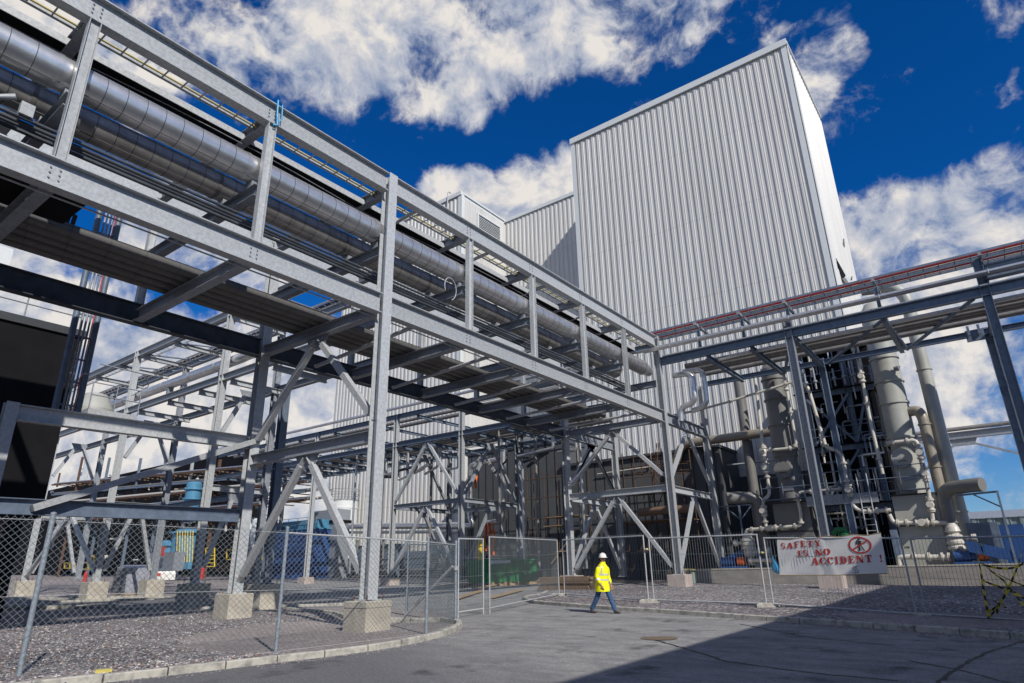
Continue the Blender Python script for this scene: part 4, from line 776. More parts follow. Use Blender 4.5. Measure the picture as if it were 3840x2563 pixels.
run('ivory_pipe', [(-5.1, yq, 3.9), (-5.0, yq, 3.45), (-2.9, yq, 3.35), (-2.55, yq, 3.3), (-2.5, yq, 1.5)], .11, 'low ivory pipe run before the sunlit tower joining a ribbed valve on its right', [(1, .1), (1, .3), (1, .5), (1, .7), (1, .85)], [(1, .62)])
t = thing('ribbed_valve', 'fat ivory ribbed valve stack near the yellow and black tape', 'valve', (-2.45, yq, 2.4)); mb = MB()
mb._lathe(Vector((-2.45, yq-.05, 0)), [(.16, 3.3), (.30, 3.1), (.36, 2.9), (.24, 2.8), (.40, 2.68), (.40, 2.58), (.33, 2.5), (.40, 2.42), (.40, 2.32), (.33, 2.24), (.40, 2.16), (.40, 2.06), (.25, 1.95), (.20, 1.5)], 20, Vector((0, 0, 1))); mb.build('body', IVORY, t)
mb = MB(); mb.tube([(-2.3, yq-.05, 2.55), (-1.6, yq-.05, 2.55)], .11, 10); mb._lathe(Vector((-1.65, yq-.05, 2.55)), [(.1, -.1), (.2, -.1), (.2, .1), (.1, .1)], 12, Vector((1, 0, 0))); mb.build('side_branch', IVORY, t)
run('ivory_pipe', [(-5.05, yq-.5, 1.3), (-5.05, yq-.5, 1.72), (-4.7, yq-.5, 1.75), (-2.85, yq-.5, 1.68)], .13, 'thick ivory pipe low along the foot of the sunlit tower', [(2, .2), (2, .55), (2, .85), (2, 1.0)])
run('ivory_pipe', [(-3.2, yq, 3.5), (-3.1, yq, 5.0), (-3.05, yq, 6.2), (-3.1, yq, 7.6), (-4.5, yq, 7.62)], .10, 'ivory riser with valves hooking round the waist of the sunlit tower', [(0, .3), (0, .7), (1, .4), (2, .3), (2, .8), (3, .3), (3, .8)], [(0, .5), (1, .7), (2, .5)])
run('ivory_pipe', [(-5.0, yq, 6.0), (-5.05, yq, 8.8), (-5.0, yq, 12.6)], .09, 'pale straight riser left of the sunlit tower', [(0, .3), (1, .3)], [(1, .7)])
run('ivory_pipe', [(-17.6, 37.8, 10.45), (-13.9, 37.8, 10.62), (-12.4, 37.9, 10.8), (-8.3, 38.2, 11.45)], .075, 'thin cream pipe sloping across in front of the hall under the cross rack', [(1, .1), (2, .1), (2, .9)], [], IVORY, .2)
run('ivory_pipe', [(-12.6, 39.2, 1.75), (-11.2, 39.2, 1.75)], .10, 'short ivory suction pipe at the foot of the shaded tower', [(0, .1), (0, .5), (0, .9)])
# pumps
def pump(x, y, label):
    t = thing('pump', label, 'pump', (x, y, 1.3)); mb = MB(); mb._lathe(Vector((x, y, 1.72)), [(.02, -.65), (.26, -.62), (.26, .05), (.2, .1), (.2, .25)], 18, Vector((1, 0, 0))); mb.box(x-.7, y-.3, 1.36, x+.9, y+.3, 1.46); mb.build('motor', NAVY, t)
    mb = MB(); mb._lathe(Vector((x+.55, y, 1.72)), [(.02, -.2), (.24, -.2), (.24, .12), (.2, .2), (.02, .22)], 18, Vector((1, 0, 0))); mb.build('coupling_guard', ORANGE, t)
pump(-13.6, 39.3, 'navy pump with an orange guard at left behind the mesh panels'); pump(-2.0, 39.3, 'navy pump with an orange guard on the far right by the tape')
t = thing('cover_panel', 'tilted blue sheet cover over the right pump', 'cover', (-1, 39.2, 2)); mb = MB(); mb.prism([(-2.0, 38.9, 2.45), (.3, 38.9, 1.75), (.3, 38.9, 1.25), (-1.95, 38.9, 1.9)], (0, .5, 0)); mb.build('cover', NAVY, t)
t = thing('cover_panel', 'tilted blue sheet cover over the left pump', 'cover', (-13.3, 39.7, 2)); mb = MB(); mb.prism([(-14.3, 39.8, 1.9), (-13.1, 39.8, 2.4), (-12.9, 39.8, 2.3), (-12.9, 39.8, 1.8), (-14.3, 39.8, 1.7)], (0, .3, 0)); mb.build('cover', NAVY, t)
# dark braced structure with platforms between the towers
st = thing('access_structure', 'dark steel access structure with platforms and ladders between the two towers', 'structure', (-7, 43, 1.2))
for x in (-8.6, -6.2, -5.35):
    for y in (42.3, 46.4):
        mb = MB(); mb.ibeam((x, y, 1.2), (x, y, 14.6), .32, .32, up=(1, 0, 0)); mb.build('column', STEEL_B, st)
for z in (4.55, 8.0, 11.4, 14.3):
    beam((-9.2, 42.3, z), (-4.8, 42.3, z), .3, .22, st, STEEL_B); beam((-9.2, 46.4, z), (-4.8, 46.4, z), .3, .22, st, STEEL_B)
    mb = MB(); mb.box(-9.3, 42.0, z+.17, -4.7, 46.6, z+.21); mb.build('deck', NEARBLACK, st)
for a, b in (((-8.6, 42.2, 8.2), (-6.2, 42.2, 11.2)), ((-6.2, 42.2, 8.2), (-8.6, 42.2, 11.2)), ((-6.2, 42.2, 8.3), (-5.3, 42.2, 11)), ((-8.6, 42.2, 4.8), (-6.2, 42.2, 7.8))):
    mb = MB(); mb.bar(a, b, .14, .14, (0, 1, 0)); mb.build('brace', STEEL_B, st)
mb = MB(); mb.box(-9.2, 43.0, 1.2, -4.9, 46.5, 4.4); mb.box(-9.1, 43.0, 4.8, -4.9, 46.5, 7.9); mb.box(-9.1, 43.0, 8.25, -4.9, 46.5, 11.3); mb.box(-9.1, 43.4, 11.65, -4.9, 46.5, 14.2); mb.build('shadow_casing', NEARBLACK, st)  # solid boxes added to throw shade on the hall front
def rail(parent, pts, z, h=1.05, m=STEEL_B, step=1.2, name='handrail'):
    mb = MB()
    for zz in (h, h*.52): mb.tube([(x, y, z+zz) for x, y in pts], .026, 6)
    for (x0, y0), (x1, y1) in zip(pts, pts[1:]):
        L = math.hypot(x1-x0, y1-y0); k = max(1, round(L/step))
        for i in range(k+1): x = x0+(x1-x0)*i/k; y = y0+(y1-y0)*i/k; mb.tube([(x, y, z), (x, y, z+h)], .026, 6)
    return mb.build(name, m, parent)
pf = thing('service_platform', 'long narrow platform with blue-grey handrails running in front of both towers', 'platform', (-7, 39.9, 4.7))
mb = MB(); mb.box(-11.4, 39.55, 5.05, -3.0, 40.2, 5.09); mb.build('deck', STEEL_B, pf); mb = MB(); mb.box(-9.0, 39.5, 4.55, -5.4, 39.6, 5.08); mb.build('fascia', GALV_D, pf); rail(pf, [(-11.4, 39.55), (-3.0, 39.55)], 5.08, 1.25)
for z in (4.75, 8.2, 11.6): rail(st, [(-9.2, 42.05), (-4.8, 42.05)], z)
for i in range(7):
    x = -8.3+i*.45; mb = MB(); mb.tube([(x, 42.0+.3*(i % 2), 4.8+.5*(i % 3)), (x, 42.0+.3*(i % 2), 6.6+.7*(i % 2))], .05+.03*(i % 2), 8); tag(mb.build('instrument_tube', GALV if i % 2 else IVORY), 'slim upright tube among the platforms between the towers', 'tube', 'slim tubes between the towers')
for i in range(6):
    x = -8.4+i*.55; mb = MB(); mb.tube([(x, 41.9, 11.7), (x, 41.9, 12.8+.25*(i % 3))], .06, 8); mb._lathe(Vector((x, 41.9, 12.2)), [(.06, -.06), (.13, -.06), (.13, .06), (.06, .06)], 10, Vector((0, 0, 1))); tag(mb.build('vent_nozzle', GALV_D), 'short flanged nozzle on the top deck between the towers', 'nozzle', 'nozzles on the top deck')
for x, lab in ((-9.35, 'cat ladder'), (-4.45, 'b')):
    pass
lad = thing('cat_ladder', 'upright ladder from the slab to the platform between the towers', 'ladder', (-6.0, 39.6, 1.3)); mb = MB()
for x in (-6.25, -5.75): mb.tube([(x, 39.5, 1.3), (x, 39.5, 6.1)], .03, 6)
z = 1.6
while z < 5: mb.tube([(-6.25, 39.5, z), (-5.75, 39.5, z)], .018, 6); z += .3
mb.build('ladder', GALV, lad)
gp = thing('green_pump', 'bright green cast hand-wheel pump behind the cross rack column', 'pump', (-7.3, 39, 1.3)); mb = MB()
mb._lathe(Vector((-7.15, 38.6, 1.3)), [(.35, 0), (.35, .08), (.16, .12), (.13, 1.5), (.26, 1.55), (.26, 1.7), (.12, 1.75), (.12, 2.0)], 16, Vector((0, 0, 1))); mb.tube(bend([(-7.15, 38.6, 3.15), (-7.5, 38.6, 3.2), (-7.75, 38.6, 2.95)], .1), .14, 10); mb.tube([(-7.15, 38.6, 1.4), (-6.5, 38.6, 1.5)], .12, 10); mb.build('casting', GREEN, gp)
mb = MB(); mb.box(-.6, 42.0, 1.2, .4, 43, 3.2); o = mb.build('small_tank', NAVY); tag(o, 'low blue tank beyond the right gooseneck pipe', 'tank')
mb = MB(); mb.box(-1.9, 40.8, 1.25, -.6, 41.6, 3.3); tag(mb.build('control_cabinet', STEEL_B), 'dark steel cabinet at the foot of the slim stack', 'cabinet')
# distant shed and far pipe bridge on the right
t = thing('far_shed', 'low grey-green ribbed shed far off at the right edge', 'building', (2, 75, 1)); ribbed(-6, 30, .5, 5.2, 75, -1, 1.2, .14).build('wall', mat('grey_green_cladding', (.16, .21, .22), .5), t, False)
mb = MB(); mb.box(-6, 75.2, .4, 30, 90, 5.15); mb.prism([(-6.2, 74.8, 5.15), (-6.2, 90.2, 5.15), (-6.2, 82, 6.2)], (36.4, 0, 0)); mb.build('roof', GALV_D, t)
fb = thing('far_pipe_bridge', 'distant level pipe bridge with an arched foot seen right of the slim stack', 'pipe rack', (-2, 60, 10))
beam((-12, 60, 10.65), (14, 60, 10.65), .55, .4, fb, GALV_D); mb = MB(); mb.tube([(-12, 59.9, 11.15), (14, 59.9, 11.15)], .16, 8); mb.build('pipe', ALU_DULL, fb)
mb = MB(); mb.prism([(-2.6, 59.95, 10.4), (-.7, 59.95, 10.4), (-.95, 59.95, 9.85), (-2.3, 59.95, 9.85)], (0, .1, 0)); mb.bar((-.95, 60, 9.95), (3.5, 60, 8.0), .14, .14); mb.bar((-2.3, 60, 9.95), (-4.5, 60, 8.4), .14, .14); mb.build('brace', GALV_D, fb)
for x in (-5, 6): mb = MB(); mb.ibeam((x, 60, .8), (x, 60, 10.4), .4, .4, up=(1, 0, 0)); mb.build('column', GALV_D, fb)
# ------------------------------------------------------------------ under the rack: scaffold, silver pipes, skip, timber
for k in range(58):
    xa, za = random.uniform(-9.2, -4.7), random.uniform(1.5, 13.6); y = random.uniform(41.9, 42.7); mb = MB(); m_ = [IVORY, GALV_D, STEEL_B, ALU, CREAM][k % 5]
    p0 = (xa, y, za); L1 = random.uniform(.6, 2.2)*random.choice((1, -1)); L2 = random.uniform(.5, 1.8)
    mb.tube(bend([p0, (xa, y, za+L2), (max(-9.2, min(-4.6, xa+L1)), y, za+L2)] if k % 2 else [p0, (xa, y, za+L2*1.6)], .15, 5), random.uniform(.03, .085), 8)
    if k % 3 == 0: mb._lathe(Vector((xa, y, za+L2*.5)), [(.06, -.14), (.13, -.13), (.13, -.09), (.09, -.05), (.14, 0), (.09, .05), (.13, .09), (.13, .13), (.06, .14)], 10, Vector((0, 0, 1)))
    mb.build('service_pipe', m_, st)
for k, (x0, y0, z0, x1, z1, lb) in enumerate(((-12.6, 40.3, 1.3, -11.6, 2.5, 'dark junction cabinet at the foot of the left gooseneck'), (-9.2, 39.4, 1.3, -8.4, 2.9, 'dark control cabinet below the platform by the shaded tower'), (-5.2, 39.6, 1.3, -4.9, 3.1, 'narrow steel panel left of the sunlit tower foot'))):
    mb = MB(); mb.box(x0, y0, z0, x1, y0+.5, z1); tag(mb.build('control_cabinet', STEEL_B), lb, 'cabinet')
duct('brown_duct', [(-19.9, 40.6, 5.0), (-17.2, 40.6, 5.05), (-16.2, 40.9, 5.0)], .27, mat('brown_lagging', (.16, .10, .065), .6), 'brown lagged duct lying level among the scaffold tubes', .4)
sc_ = thing('scaffold', 'rusty tube scaffold with boards standing in the dark bay right of centre', 'scaffold', (-18.5, 42, 1))
for x in (-21.2, -19.8, -18.2, -16.9):
    for y in (41.2, 43.0): mb = MB(); mb.tube([(x, y, .8), (x+random.uniform(-.05, .05), y, 9.2)], .035, 6); mb.build('standard', RUST, sc_)
for z in (2.6, 4.4, 6.4, 7.6, 8.2, 8.9):
    for y in (41.2, 43.0): mb = MB(); mb.tube([(-21.6+random.uniform(-.5, 1.2), y-.05, z+random.uniform(-.12, .12)), (-16.5+random.uniform(-1.4, .3), y-.05, z+random.uniform(-.12, .12))], .032, 6); mb.build('ledger', RUST, sc_)
for a, b in (((-21.2, 41.1, 1), (-18.2, 41.1, 6.4)), ((-16.9, 41.1, 4.4), (-19.8, 41.1, 9)), ((-19.3, 41.1, 5.6), (-18.4, 41.1, 9.6)), ((-19.1, 41.0, 5.6), (-18.2, 41.0, 9.6))): mb = MB(); mb.tube([a, b], .035, 6); mb.build('scaffold_brace', RUST, sc_)
mb = MB(); mb.box(-21.3, 41.1, 4.45, -16.8, 43.1, 4.5); mb.box(-20.9, 41.1, 6.45, -17.0, 43.1, 6.5); mb.build('boards', TIMB, sc_)
sc2 = thing('scaffold', 'smaller scaffold with orange hoses hanging behind the green skip', 'scaffold', (-28, 42.6, 1))
for x in (-31.5, -29.8, -27.6, -25.6):
    for y in (42.3, 43.8): mb = MB(); mb.tube([(x, y, .8), (x, y, 9.2)], .032, 6); mb.build('standard', RUST, sc2)
for z in (2.6, 5.2, 6.8, 8.3):
    mb = MB(); mb.tube([(-31.8, 42.25, z), (-25.2, 42.25, z)], .03, 6); mb.build('ledger', RUST, sc2)
mb = MB(); mb.box(-28.6, 42.2, 5.25, -25.4, 43.7, 5.3); mb.box(-28.9, 42.2, 4.6, -27.2, 43.2, 4.65); mb.build('boards', WOOD, sc2)
mb = MB(); mb.tube([(-27.9, 41.6, 1.9), (-25.6, 41.6, 4.2)], .05, 6); mb.tube([(-27.4, 41.5, 2.7), (-25.2, 41.5, 2.75)], .05, 6); mb.build('loose_pole', WOOD, sc2)
for i, (u, v0, v1) in enumerate(((1112, 1195, 1265), (1122, 1200, 1280), (1090, 1085, 1120), (1131, 1215, 1275))):
    a = at_y(u, v0, 41.0); b = at_y(u+2, v1, 41.0); mb = MB(); mb.tube([a, a.lerp(b, .3)+Vector((.12, 0, 0)), a.lerp(b, .7)-Vector((.08, 0, 0)), b], .11, 8); tag(mb.build('orange_hose', ORANGE), 'orange sleeve hanging among the scaffold behind the mesh gate', 'hose', 'orange sleeves behind the gate')
a = at_y(1104, 1298, 38.0); t = thing('yellow_standpipe', 'bright yellow upright standpipe with a round top behind the mesh gate', 'standpipe', a); mb = MB(); z1_ = at_y(1104, 1240, 38).z
mb._lathe(Vector((a.x, 38, 0)), [(.26, a.z), (.26, z1_-.5), (.34, z1_-.42), (.34, z1_-.15), (.22, z1_), (.05, z1_+.06)], 16, Vector((0, 0, 1))); mb.build('body', YEL, t)
t = thing('silver_pipes', 'silver lagged pipe loop rising and crossing in the dark bay behind the rack bracing', 'pipe', (-31, 41.8, 1)); 
pp = [at_y(u, v, 41.8) for u, v in ((1078, 1195), (1078, 1068), (1156, 1052))]; q0 = at_y(960, 1207, 41.8); q1 = at_y(1090, 1207, 41.8)
mb = MB(); mb.tube(bend([q0, q1+Vector((-.2, 0, 0)), pp[0]+Vector((0, 0, .2)), pp[1], pp[2]], .6, 8), .22, 14); mb.build('jacket', ALU, t)
pp = [at_y(u, v, 41.5) for u, v in ((1110, 1203), (1152, 1195), (1155, 1010))]; mb = MB(); mb.tube(bend(pp, .5, 8), .25, 14); mb.build('jacket', ALU, t)
for v, yy, r, lb in ((1208, 45, .30, 'upper'), (1222, 45.6, .16, 'lower')):
    a = at_y(760, v, yy); b = at_y(1060, v-2, yy); mb = MB(); mb.tube([a, a.lerp(b, .5), b], r, 14); tag(mb.build('silver_pipe', ALU), lb+' of two long level silver pipes along the hall foot behind the fence', 'pipe')
# dark plant along the hall foot
for k, (x0, x1, z1) in enumerate(((-62, -56, 3.0), (-55, -49, 4.2), (-48, -41, 3.4), (-40.5, -33, 3.2), (-32, -24, 2.4))):
    t = thing('plant_skid', ['dark plant skid by the white tank', 'tall dark plant skid at the hall foot', 'dark plant skid with grey tops at the hall foot', 'dark plant skid left of the silver pipe loop', 'low dark plant skid behind the green skip'][k], 'plant', (x0, 45.5, 1)); mb = MB(); mb.box(x0, 45.8, .5, x1, 47.6, z1); mb.build('casing', STEEL_B, t)
    mb = MB()
    for i in range(9): x = x0+(x1-x0)*(i+.5)/9; mb.tube([(x, 45.5, .8), (x, 45.5, 1.2+random.random()*(z1-.6))], .08+.08*random.random(), 8)
    for i in range(4): z = 1.2+i*.5; mb.tube([(x0, 45.3-.1*i, z), (x1, 45.3-.1*i, z)], .06+.03*(i % 2), 8)
    mb.build('pipes', ALU_DULL, t)
# skip
skx, sky_ = -24.2, 32.0
a = at_g(1118, 1347); b = at_g(1232, 1340)
t = thing('waste_skip', 'dark green ribbed skip on timber bearers behind the mesh gate', 'skip', ((a.x+b.x)/2, (a.y+b.y)/2, a.z)); d = Vector((b.x-a.x, b.y-a.y, 0)); L = d.length; d.normalize(); nn = Vector((-d.y, d.x, 0)); o0 = Vector((a.x, a.y, a.z+.25))
def sk(s, q, z): return o0+d*s+nn*q+Vector((0, 0, z))
mb = MB(); W = 1.9; H_ = 1.35; I = .06
outer = [sk(0, 0, 0), sk(L, 0, 0), sk(L, W, 0), sk(0, W, 0), sk(-.15, -.1, H_), sk(L+.15, -.1, H_), sk(L+.15, W+.1, H_), sk(-.15, W+.1, H_)]
mb.add(outer, [(0, 1, 5, 4), (1, 2, 6, 5), (2, 3, 7, 6), (3, 0, 4, 7), (3, 2, 1, 0)]); inner = [sk(-.09, -.04, H_), sk(L+.09, -.04, H_), sk(L+.09, W+.04, H_), sk(-.09, W+.04, H_), sk(.06, .06, .1), sk(L-.06, .06, .1), sk(L-.06, W-.06, .1), sk(.06, W-.06, .1)]
mb.add(outer[4:]+inner, [(0, 1, 5, 4), (1, 2, 6, 5), (2, 3, 7, 6), (3, 0, 4, 7), (4, 5, 9, 8), (5, 6, 10, 9), (6, 7, 11, 10), (7, 4, 8, 11), (8, 9, 10, 11)])
mb.build('shell', GREEN, t); mb = MB()
for i in range(5): s_ = L*(i+.5)/5; mb.bar(sk(s_, -.05, .05), sk(s_, -.13, H_-.05), .10, .07, (0, 1, 0))
mb.bar(sk(-.18, -.13, H_), sk(L+.18, -.13, H_), .08, .1); mb.build('ribs', GREEN, t)
mb = MB()
for i in range(4): c = sk(L*(i+.5)/4, .1, -.25); mb.box(c.x-.12, c.y-.2, c.z-.03, c.x+.12, c.y+1.8, c.z+.25)
tag(mb.build('timber_bearers', WOOD), 'timber bearers laid under the green skip', 'timber')
mb = MB(); mb.add([sk(.1, -.16, H_+.02), sk(L*.42, -.16, H_+.03), sk(L*.40, .7, H_+.10), sk(.2, .8, H_+.12), sk(.1, -.2, H_-.25), sk(L*.42, -.2, H_-.2)], [(0, 1, 2, 3), (0, 4, 5, 1)]); tag(mb.build('white_sheet', BANNER, None, False), 'crumpled white sheet over the left end of the green skip', 'sheet')
# stacked boards
a = at_g(1235, 1357)
k = 0
for lay in range(6):
    for j in range(3):
        x = a.x+.1+random.uniform(-.15, .2); y = a.y+.55*j+random.uniform(-.05, .05); z = gz(x, y)+.12+lay*.105; mb = MB(); mb.bar((x, y, z), (x+3.3+random.uniform(-.4, .3), y-.25, z+random.uniform(-.01, .02)), .24, .09); o = mb.build('board', TIMB); tag(o, 'weathered board in the low stack beside the pink block by the gate', 'board', 'stacked weathered boards'); k += 1
for i, (u0, v0, u1, v1) in enumerate(((1050, 1372, 1105, 1355), (1130, 1370, 1200, 1352), (1085, 1350, 1150, 1340), (1060, 1345, 1110, 1330), (1590, 1338, 1700, 1340), (1650, 1330, 1850, 1352), (1385, 1330, 1470, 1335))):
    p, q = at_g(u0, v0, .1), at_g(u1, v1, .1); mb = MB(); mb.bar(p, q, .22, .06); tag(mb.build('plank', WOOD), 'loose plank lying on the ground behind the mesh panels', 'plank', 'loose planks on the ground')
p = at_g(1592, 1345); t = thing('standpipe', 'short grey-green capped pipe standing in the gravel by the pink block', 'standpipe', p); mb = MB(); mb._lathe(Vector((p.x, p.y, 0)), [(.17, p.z-.1), (.17, p.z+.72), (.13, p.z+.74)], 16, Vector((0, 0, 1))); mb.build('pipe', mat('faded_green_paint', (.20, .26, .22), .6), t); mb = MB(); mb._lathe(Vector((p.x, p.y, p.z+.74)), [(.1, 0), (.1, .08), (.26, .1), (.26, .15), (.05, .18)], 16, Vector((0, 0, 1))); mb.tube([(p.x-.1, p.y-.1, p.z+.9), (p.x-.85, p.y-.5, p.z+.95)], .02, 6); mb.build('cap', mat('brass_cap', (.24, .20, .08), .5), t)

# ------------------------------------------------------------------ chain-link fence
POSTM = mat('weathered_post_galvanising', (.24, .28, .32), .5, .2, scale=18, var=.3)
CHAINM = mat('chain_wire', (.20, .235, .25), .5, .2)
FP = [(-15.0, -3.6), (-14.45, .4), (-13.76, 4.46), (-12.75, 8.64), (-12.21, 12.50), (-13.27, 14.76), (-16.64, 16.09)]
FH = [2.75, 2.75, 2.69, 2.49, 2.29, 2.24, 2.35]
cf = thing('chain_link_fence', 'tall galvanised chain-link fence round the gravel bed in the foreground', 'fence', (-13, 8, 0))
FB = [Vector((x, y, gz(x, y))) for x, y in FP]
for i, (b, h) in enumerate(zip(FB, FH)):
    mb = MB(); r = .046 if i < 3 else .040; mb.tube([b-Vector((0, 0, .2)), b+Vector((0, 0, h))], r, 12); p = mb.build('post', POSTM, cf)
    mb = MB(); mb._lathe(b+Vector((0, 0, h-.01)), [(r+.005, 0), (r+.005, .03), (.01, .045)], 12, Vector((0, 0, 1))); mb.build('post_cap', GALV_D, p)
def chain(i, pitch=.115, r=.0036):
    a, b = FB[i], FB[i+1]; ha, hb = FH[i]-.06, FH[i+1]-.06; L = (b-a).length; mb = MB(); d = Vector((b.x-a.x, b.y-a.y, 0)).normalized(); nn = Vector((-d.y, d.x, 0))
    rows = int(round((ha+hb)/2/pitch)); k = -rows
    def pt(s, j, o): f = s/L; return a.lerp(b, f)+Vector((0, 0, .03+(ha*(1-f)+hb*f-.03)*j/rows))+nn*o
    cols = int(L/pitch)
    for c in range(-rows, cols+1):
        for sg in (1, -1):
            pts = []
            for j in range(rows+1):
                s = (c+j)*pitch if sg > 0 else (c+rows-j)*pitch
                if 0 <= s <= L: pts.append(pt(s, j, .004*sg))
            if len(pts) > 1: mb.tube([pts[0]]+([pts[len(pts)//2]] if len(pts) > 2 else [])+[pts[-1]], r, 4, False)
    # knuckled top: little twisted tails
    for c in range(cols): q = pt(c*pitch, rows, 0); mb.tube([q, q+Vector((0, 0, .035))], r, 3, False)
    return mb.build('chain_mesh', CHAINM, cf, False)
for i in range(len(FB)-1): chain(i)
for i in range(len(FB)-1):
    for f in (.02, .5, .97):
        mb = MB(); mb.tube([FB[i]+Vector((0, 0, FH[i]*f-.03)), FB[i+1]+Vector((0, 0, FH[i+1]*f-.03))], .005 if i < 3 or f < .9 else .02, 5); mb.build('line_wire', GALV, cf)
mb = MB(); q = FB[5]; e_ = at_g(918, 1425); mb.tube([q+Vector((-.02, -.12, 1.55)), e_], .04, 10); br = mb.build('brace', GALV, cf); mb = MB(); mb._lathe(q+Vector((0, 0, 1.5)), [(.07, -.06), (.07, .06)], 12, Vector((0, 0, 1))); mb.build('bracket', GALV, br)

# ------------------------------------------------------------------ mesh hoarding panels
def panel(a, b, h, label, group='temporary mesh fence panels', z0a=.12, z0b=.12, wires=True):
    a = Vector(a); b = Vector(b); t = thing('mesh_panel', label, 'fence panel', (a.x, a.y, a.z), group); d = (b-a); L = d.length; u = d/L
    A = lambda s, z: a+u*s+Vector((0, 0, z+(z0a*(1-s/L)+z0b*s/L)))
    fr = MB(); fr.tube([a+u*.06, A(.06, h)], .026, 8); fr.tube([b-u*.06, A(L-.06, h)], .026, 8); fr.tube([A(.06, h-.03), A(L-.06, h-.03)], .026, 8); fr.tube([A(.06, .05), A(L-.06, .05)], .026, 8); fr.build('frame', GALV, t)
    wm = MB(); n = int(L/.1)
    for i in range(1, n): s = .06+(L-.12)*i/n; wm.tube([A(s, .04), A(s, h+.06)], .0042, 4, False)
    for z in (.45, .95, 1.45): wm.tube([A(.06, z*h/2), A(L-.06, z*h/2)], .0042, 4, False)
    wm.build('wire_mesh', CHAINM, t, False); return t
def gp_(u, v, off=0): return at_g(u, v, off)
hp = [gp_(1048, 1419), gp_(1111, 1409), gp_(1284, 1372), gp_(1491, 1388), gp_(1764, 1398), gp_(2111, 1424, -.13)]
dlast = (hp[5]-hp[4]); hp.append(hp[5]+Vector((5.0, -1.3, -.12))); hp.append(hp[6]+Vector((3.4, -1.8, -.06)))
panel(hp[0], hp[1], 2.28, 'narrow leaning gate panel between the chain-link corner post and the double posts')
panel(hp[1]+Vector((.12, .1, 0)), hp[2], 2.35, 'wide gate panel in front of the green skip')
panel(hp[2]+Vector((.22, .02, 0)), hp[3], 2.35, 'mesh panel behind the walking worker')
panel(hp[3]+Vector((.12, .0, 0)), hp[4], 2.24, 'mesh panel left of the one with the banner')
panel(hp[4]+Vector((.12, -.05, 0)), hp[5], 2.12, 'mesh panel carrying the safety banner')
panel(hp[5]+Vector((.14, -.02, 0)), hp[6], 2.10, 'rightmost mesh panel with yellow and black tape strung on it')
panel(hp[6]+Vector((.14, -.02, 0)), hp[7], 2.10, 'mesh panel beyond the right edge')
def foot(p, label, rz=.3):
    t = thing('fence_foot', label, 'fence foot', p, 'moulded fence feet'); mb = MB(); L, W, H_ = .36, .13, .15; c, s = math.cos(rz), math.sin(rz); vs = []
    for z, k in ((-.03, 1), (H_*.7, .97), (H_, .8)):
        for x, y in ((-L, -W), (L, -W), (L, W), (-L, W)): vs.append((p.x+k*(x*c-y*s), p.y+k*(x*s+y*c), p.z+.05+z))
    mb.add(vs, [(0,1,5,4),(1,2,6,5),(2,3,7,6),(3,0,4,7),(4,5,9,8),(5,6,10,9),(6,7,11,10),(7,4,8,11),(8,9,10,11),(3,2,1,0)]); mb.build('block', KERB, t); return t
foot(hp[3], 'concrete foot under the posts just right of the walking worker'); foot(hp[4], 'concrete foot under the posts left of the banner'); foot(hp[5], 'concrete foot under the double posts right of the banner', -.9); foot(hp[2], 'foot under the post at the right end of the gate panel')
def clip(p, label): mb = MB(); mb._lathe(p, [(.05, -.03), (.07, -.02), (.07, .02), (.05, .03)], 10, Vector((0, 0, 1))); tag(mb.build('panel_clip', mat('clip_yellow', (.6, .55, .25), .5) if 'clip_yellow' not in bpy.data.materials else bpy.data.materials['clip_yellow']), label, 'clip')
clip(hp[5]+Vector((.06, 0, 1.95)), 'pale clip joining the double posts right of the banner'); clip(hp[4]+Vector((.06, 0, 1.75)), 'pale clip joining the posts left of the banner'); clip(hp[3]+Vector((.06, 0, 1.95)), 'pale clip joining the posts right of the worker')

# ------------------------------------------------------------------ banner with its lettering
ba = hp[4].copy(); bu = (hp[5]-hp[4]); BL = Vector((bu.x, bu.y, 0)).length; bu = Vector((bu.x, bu.y, 0)).normalized(); bn = Vector((bu.y, -bu.x, 0))
def inplane(u, v):
    d = ray(u, v); t = (ba-ORG).dot(bn)/d.dot(bn); p = ORG+d*t; return ((p-ba).dot(bu), p.z)
TLs, TLz = inplane(1783, 1237); TRs, TRz = inplane(2021, 1223); BRs, BRz = inplane(2037, 1316); BLs, BLz = inplane(1790, 1320)
def wr_(s, t):   # folds in the sheet
    return .03+.02*math.sin(9*s+5*t)*math.sin(3.1*t+.4)+.016*math.exp(-((s-.42-.12*t)/.035)**2)*(1-.3*t)-.009*math.exp(-((s-.30-.15*t)/.03)**2)+.012*math.exp(-((s-.14+.25*(t-.5))/.05)**2)+.006*math.sin(30*s+9*t)*t*(1-t)
def bp_(s, t, lift=0):   # s across 0-1, t down 0-1
    z = (TLz*(1-s)+TRz*s)*(1-t)+(BLz*(1-s)+BRz*s)*t; q = (TLs*(1-s)+TRs*s)*(1-t)+(BLs*(1-s)+BRs*s)*t
    q += 0; z -= .045*math.sin(math.pi*s*4)**2*(1-t)**3+.02*math.sin(math.pi*s)*t
    return Vector((ba.x, ba.y, 0))+bu*q+Vector((0, 0, z))+bn*(wr_(s, t)+lift)
bt = thing('safety_banner', 'white sheet banner with red stencil lettering and a barred walking figure on a mesh panel', 'banner', bp_(.5, 1))
mb = MB(); NX, NZ = 90, 30; mb.add([bp_(i/NX, j/NZ) for j in range(NZ+1) for i in range(NX+1)], [(j*(NX+1)+i, j*(NX+1)+i+1, (j+1)*(NX+1)+i+1, (j+1)*(NX+1)+i) for j in range(NZ) for i in range(NX)], True)
sheet_o = mb.build('sheet', BANNER, bt, False)
WB, HB = (TRs-TLs), (TLz-BLz)
mb = MB(); 
for t0 in (0.0, 1.0): mb.tube([bp_(i/40, t0)-bn*.004 for i in range(41)], .012, 6)
mb.build('hem', mat('brown_hem', (.30, .20, .08), .7), bt)
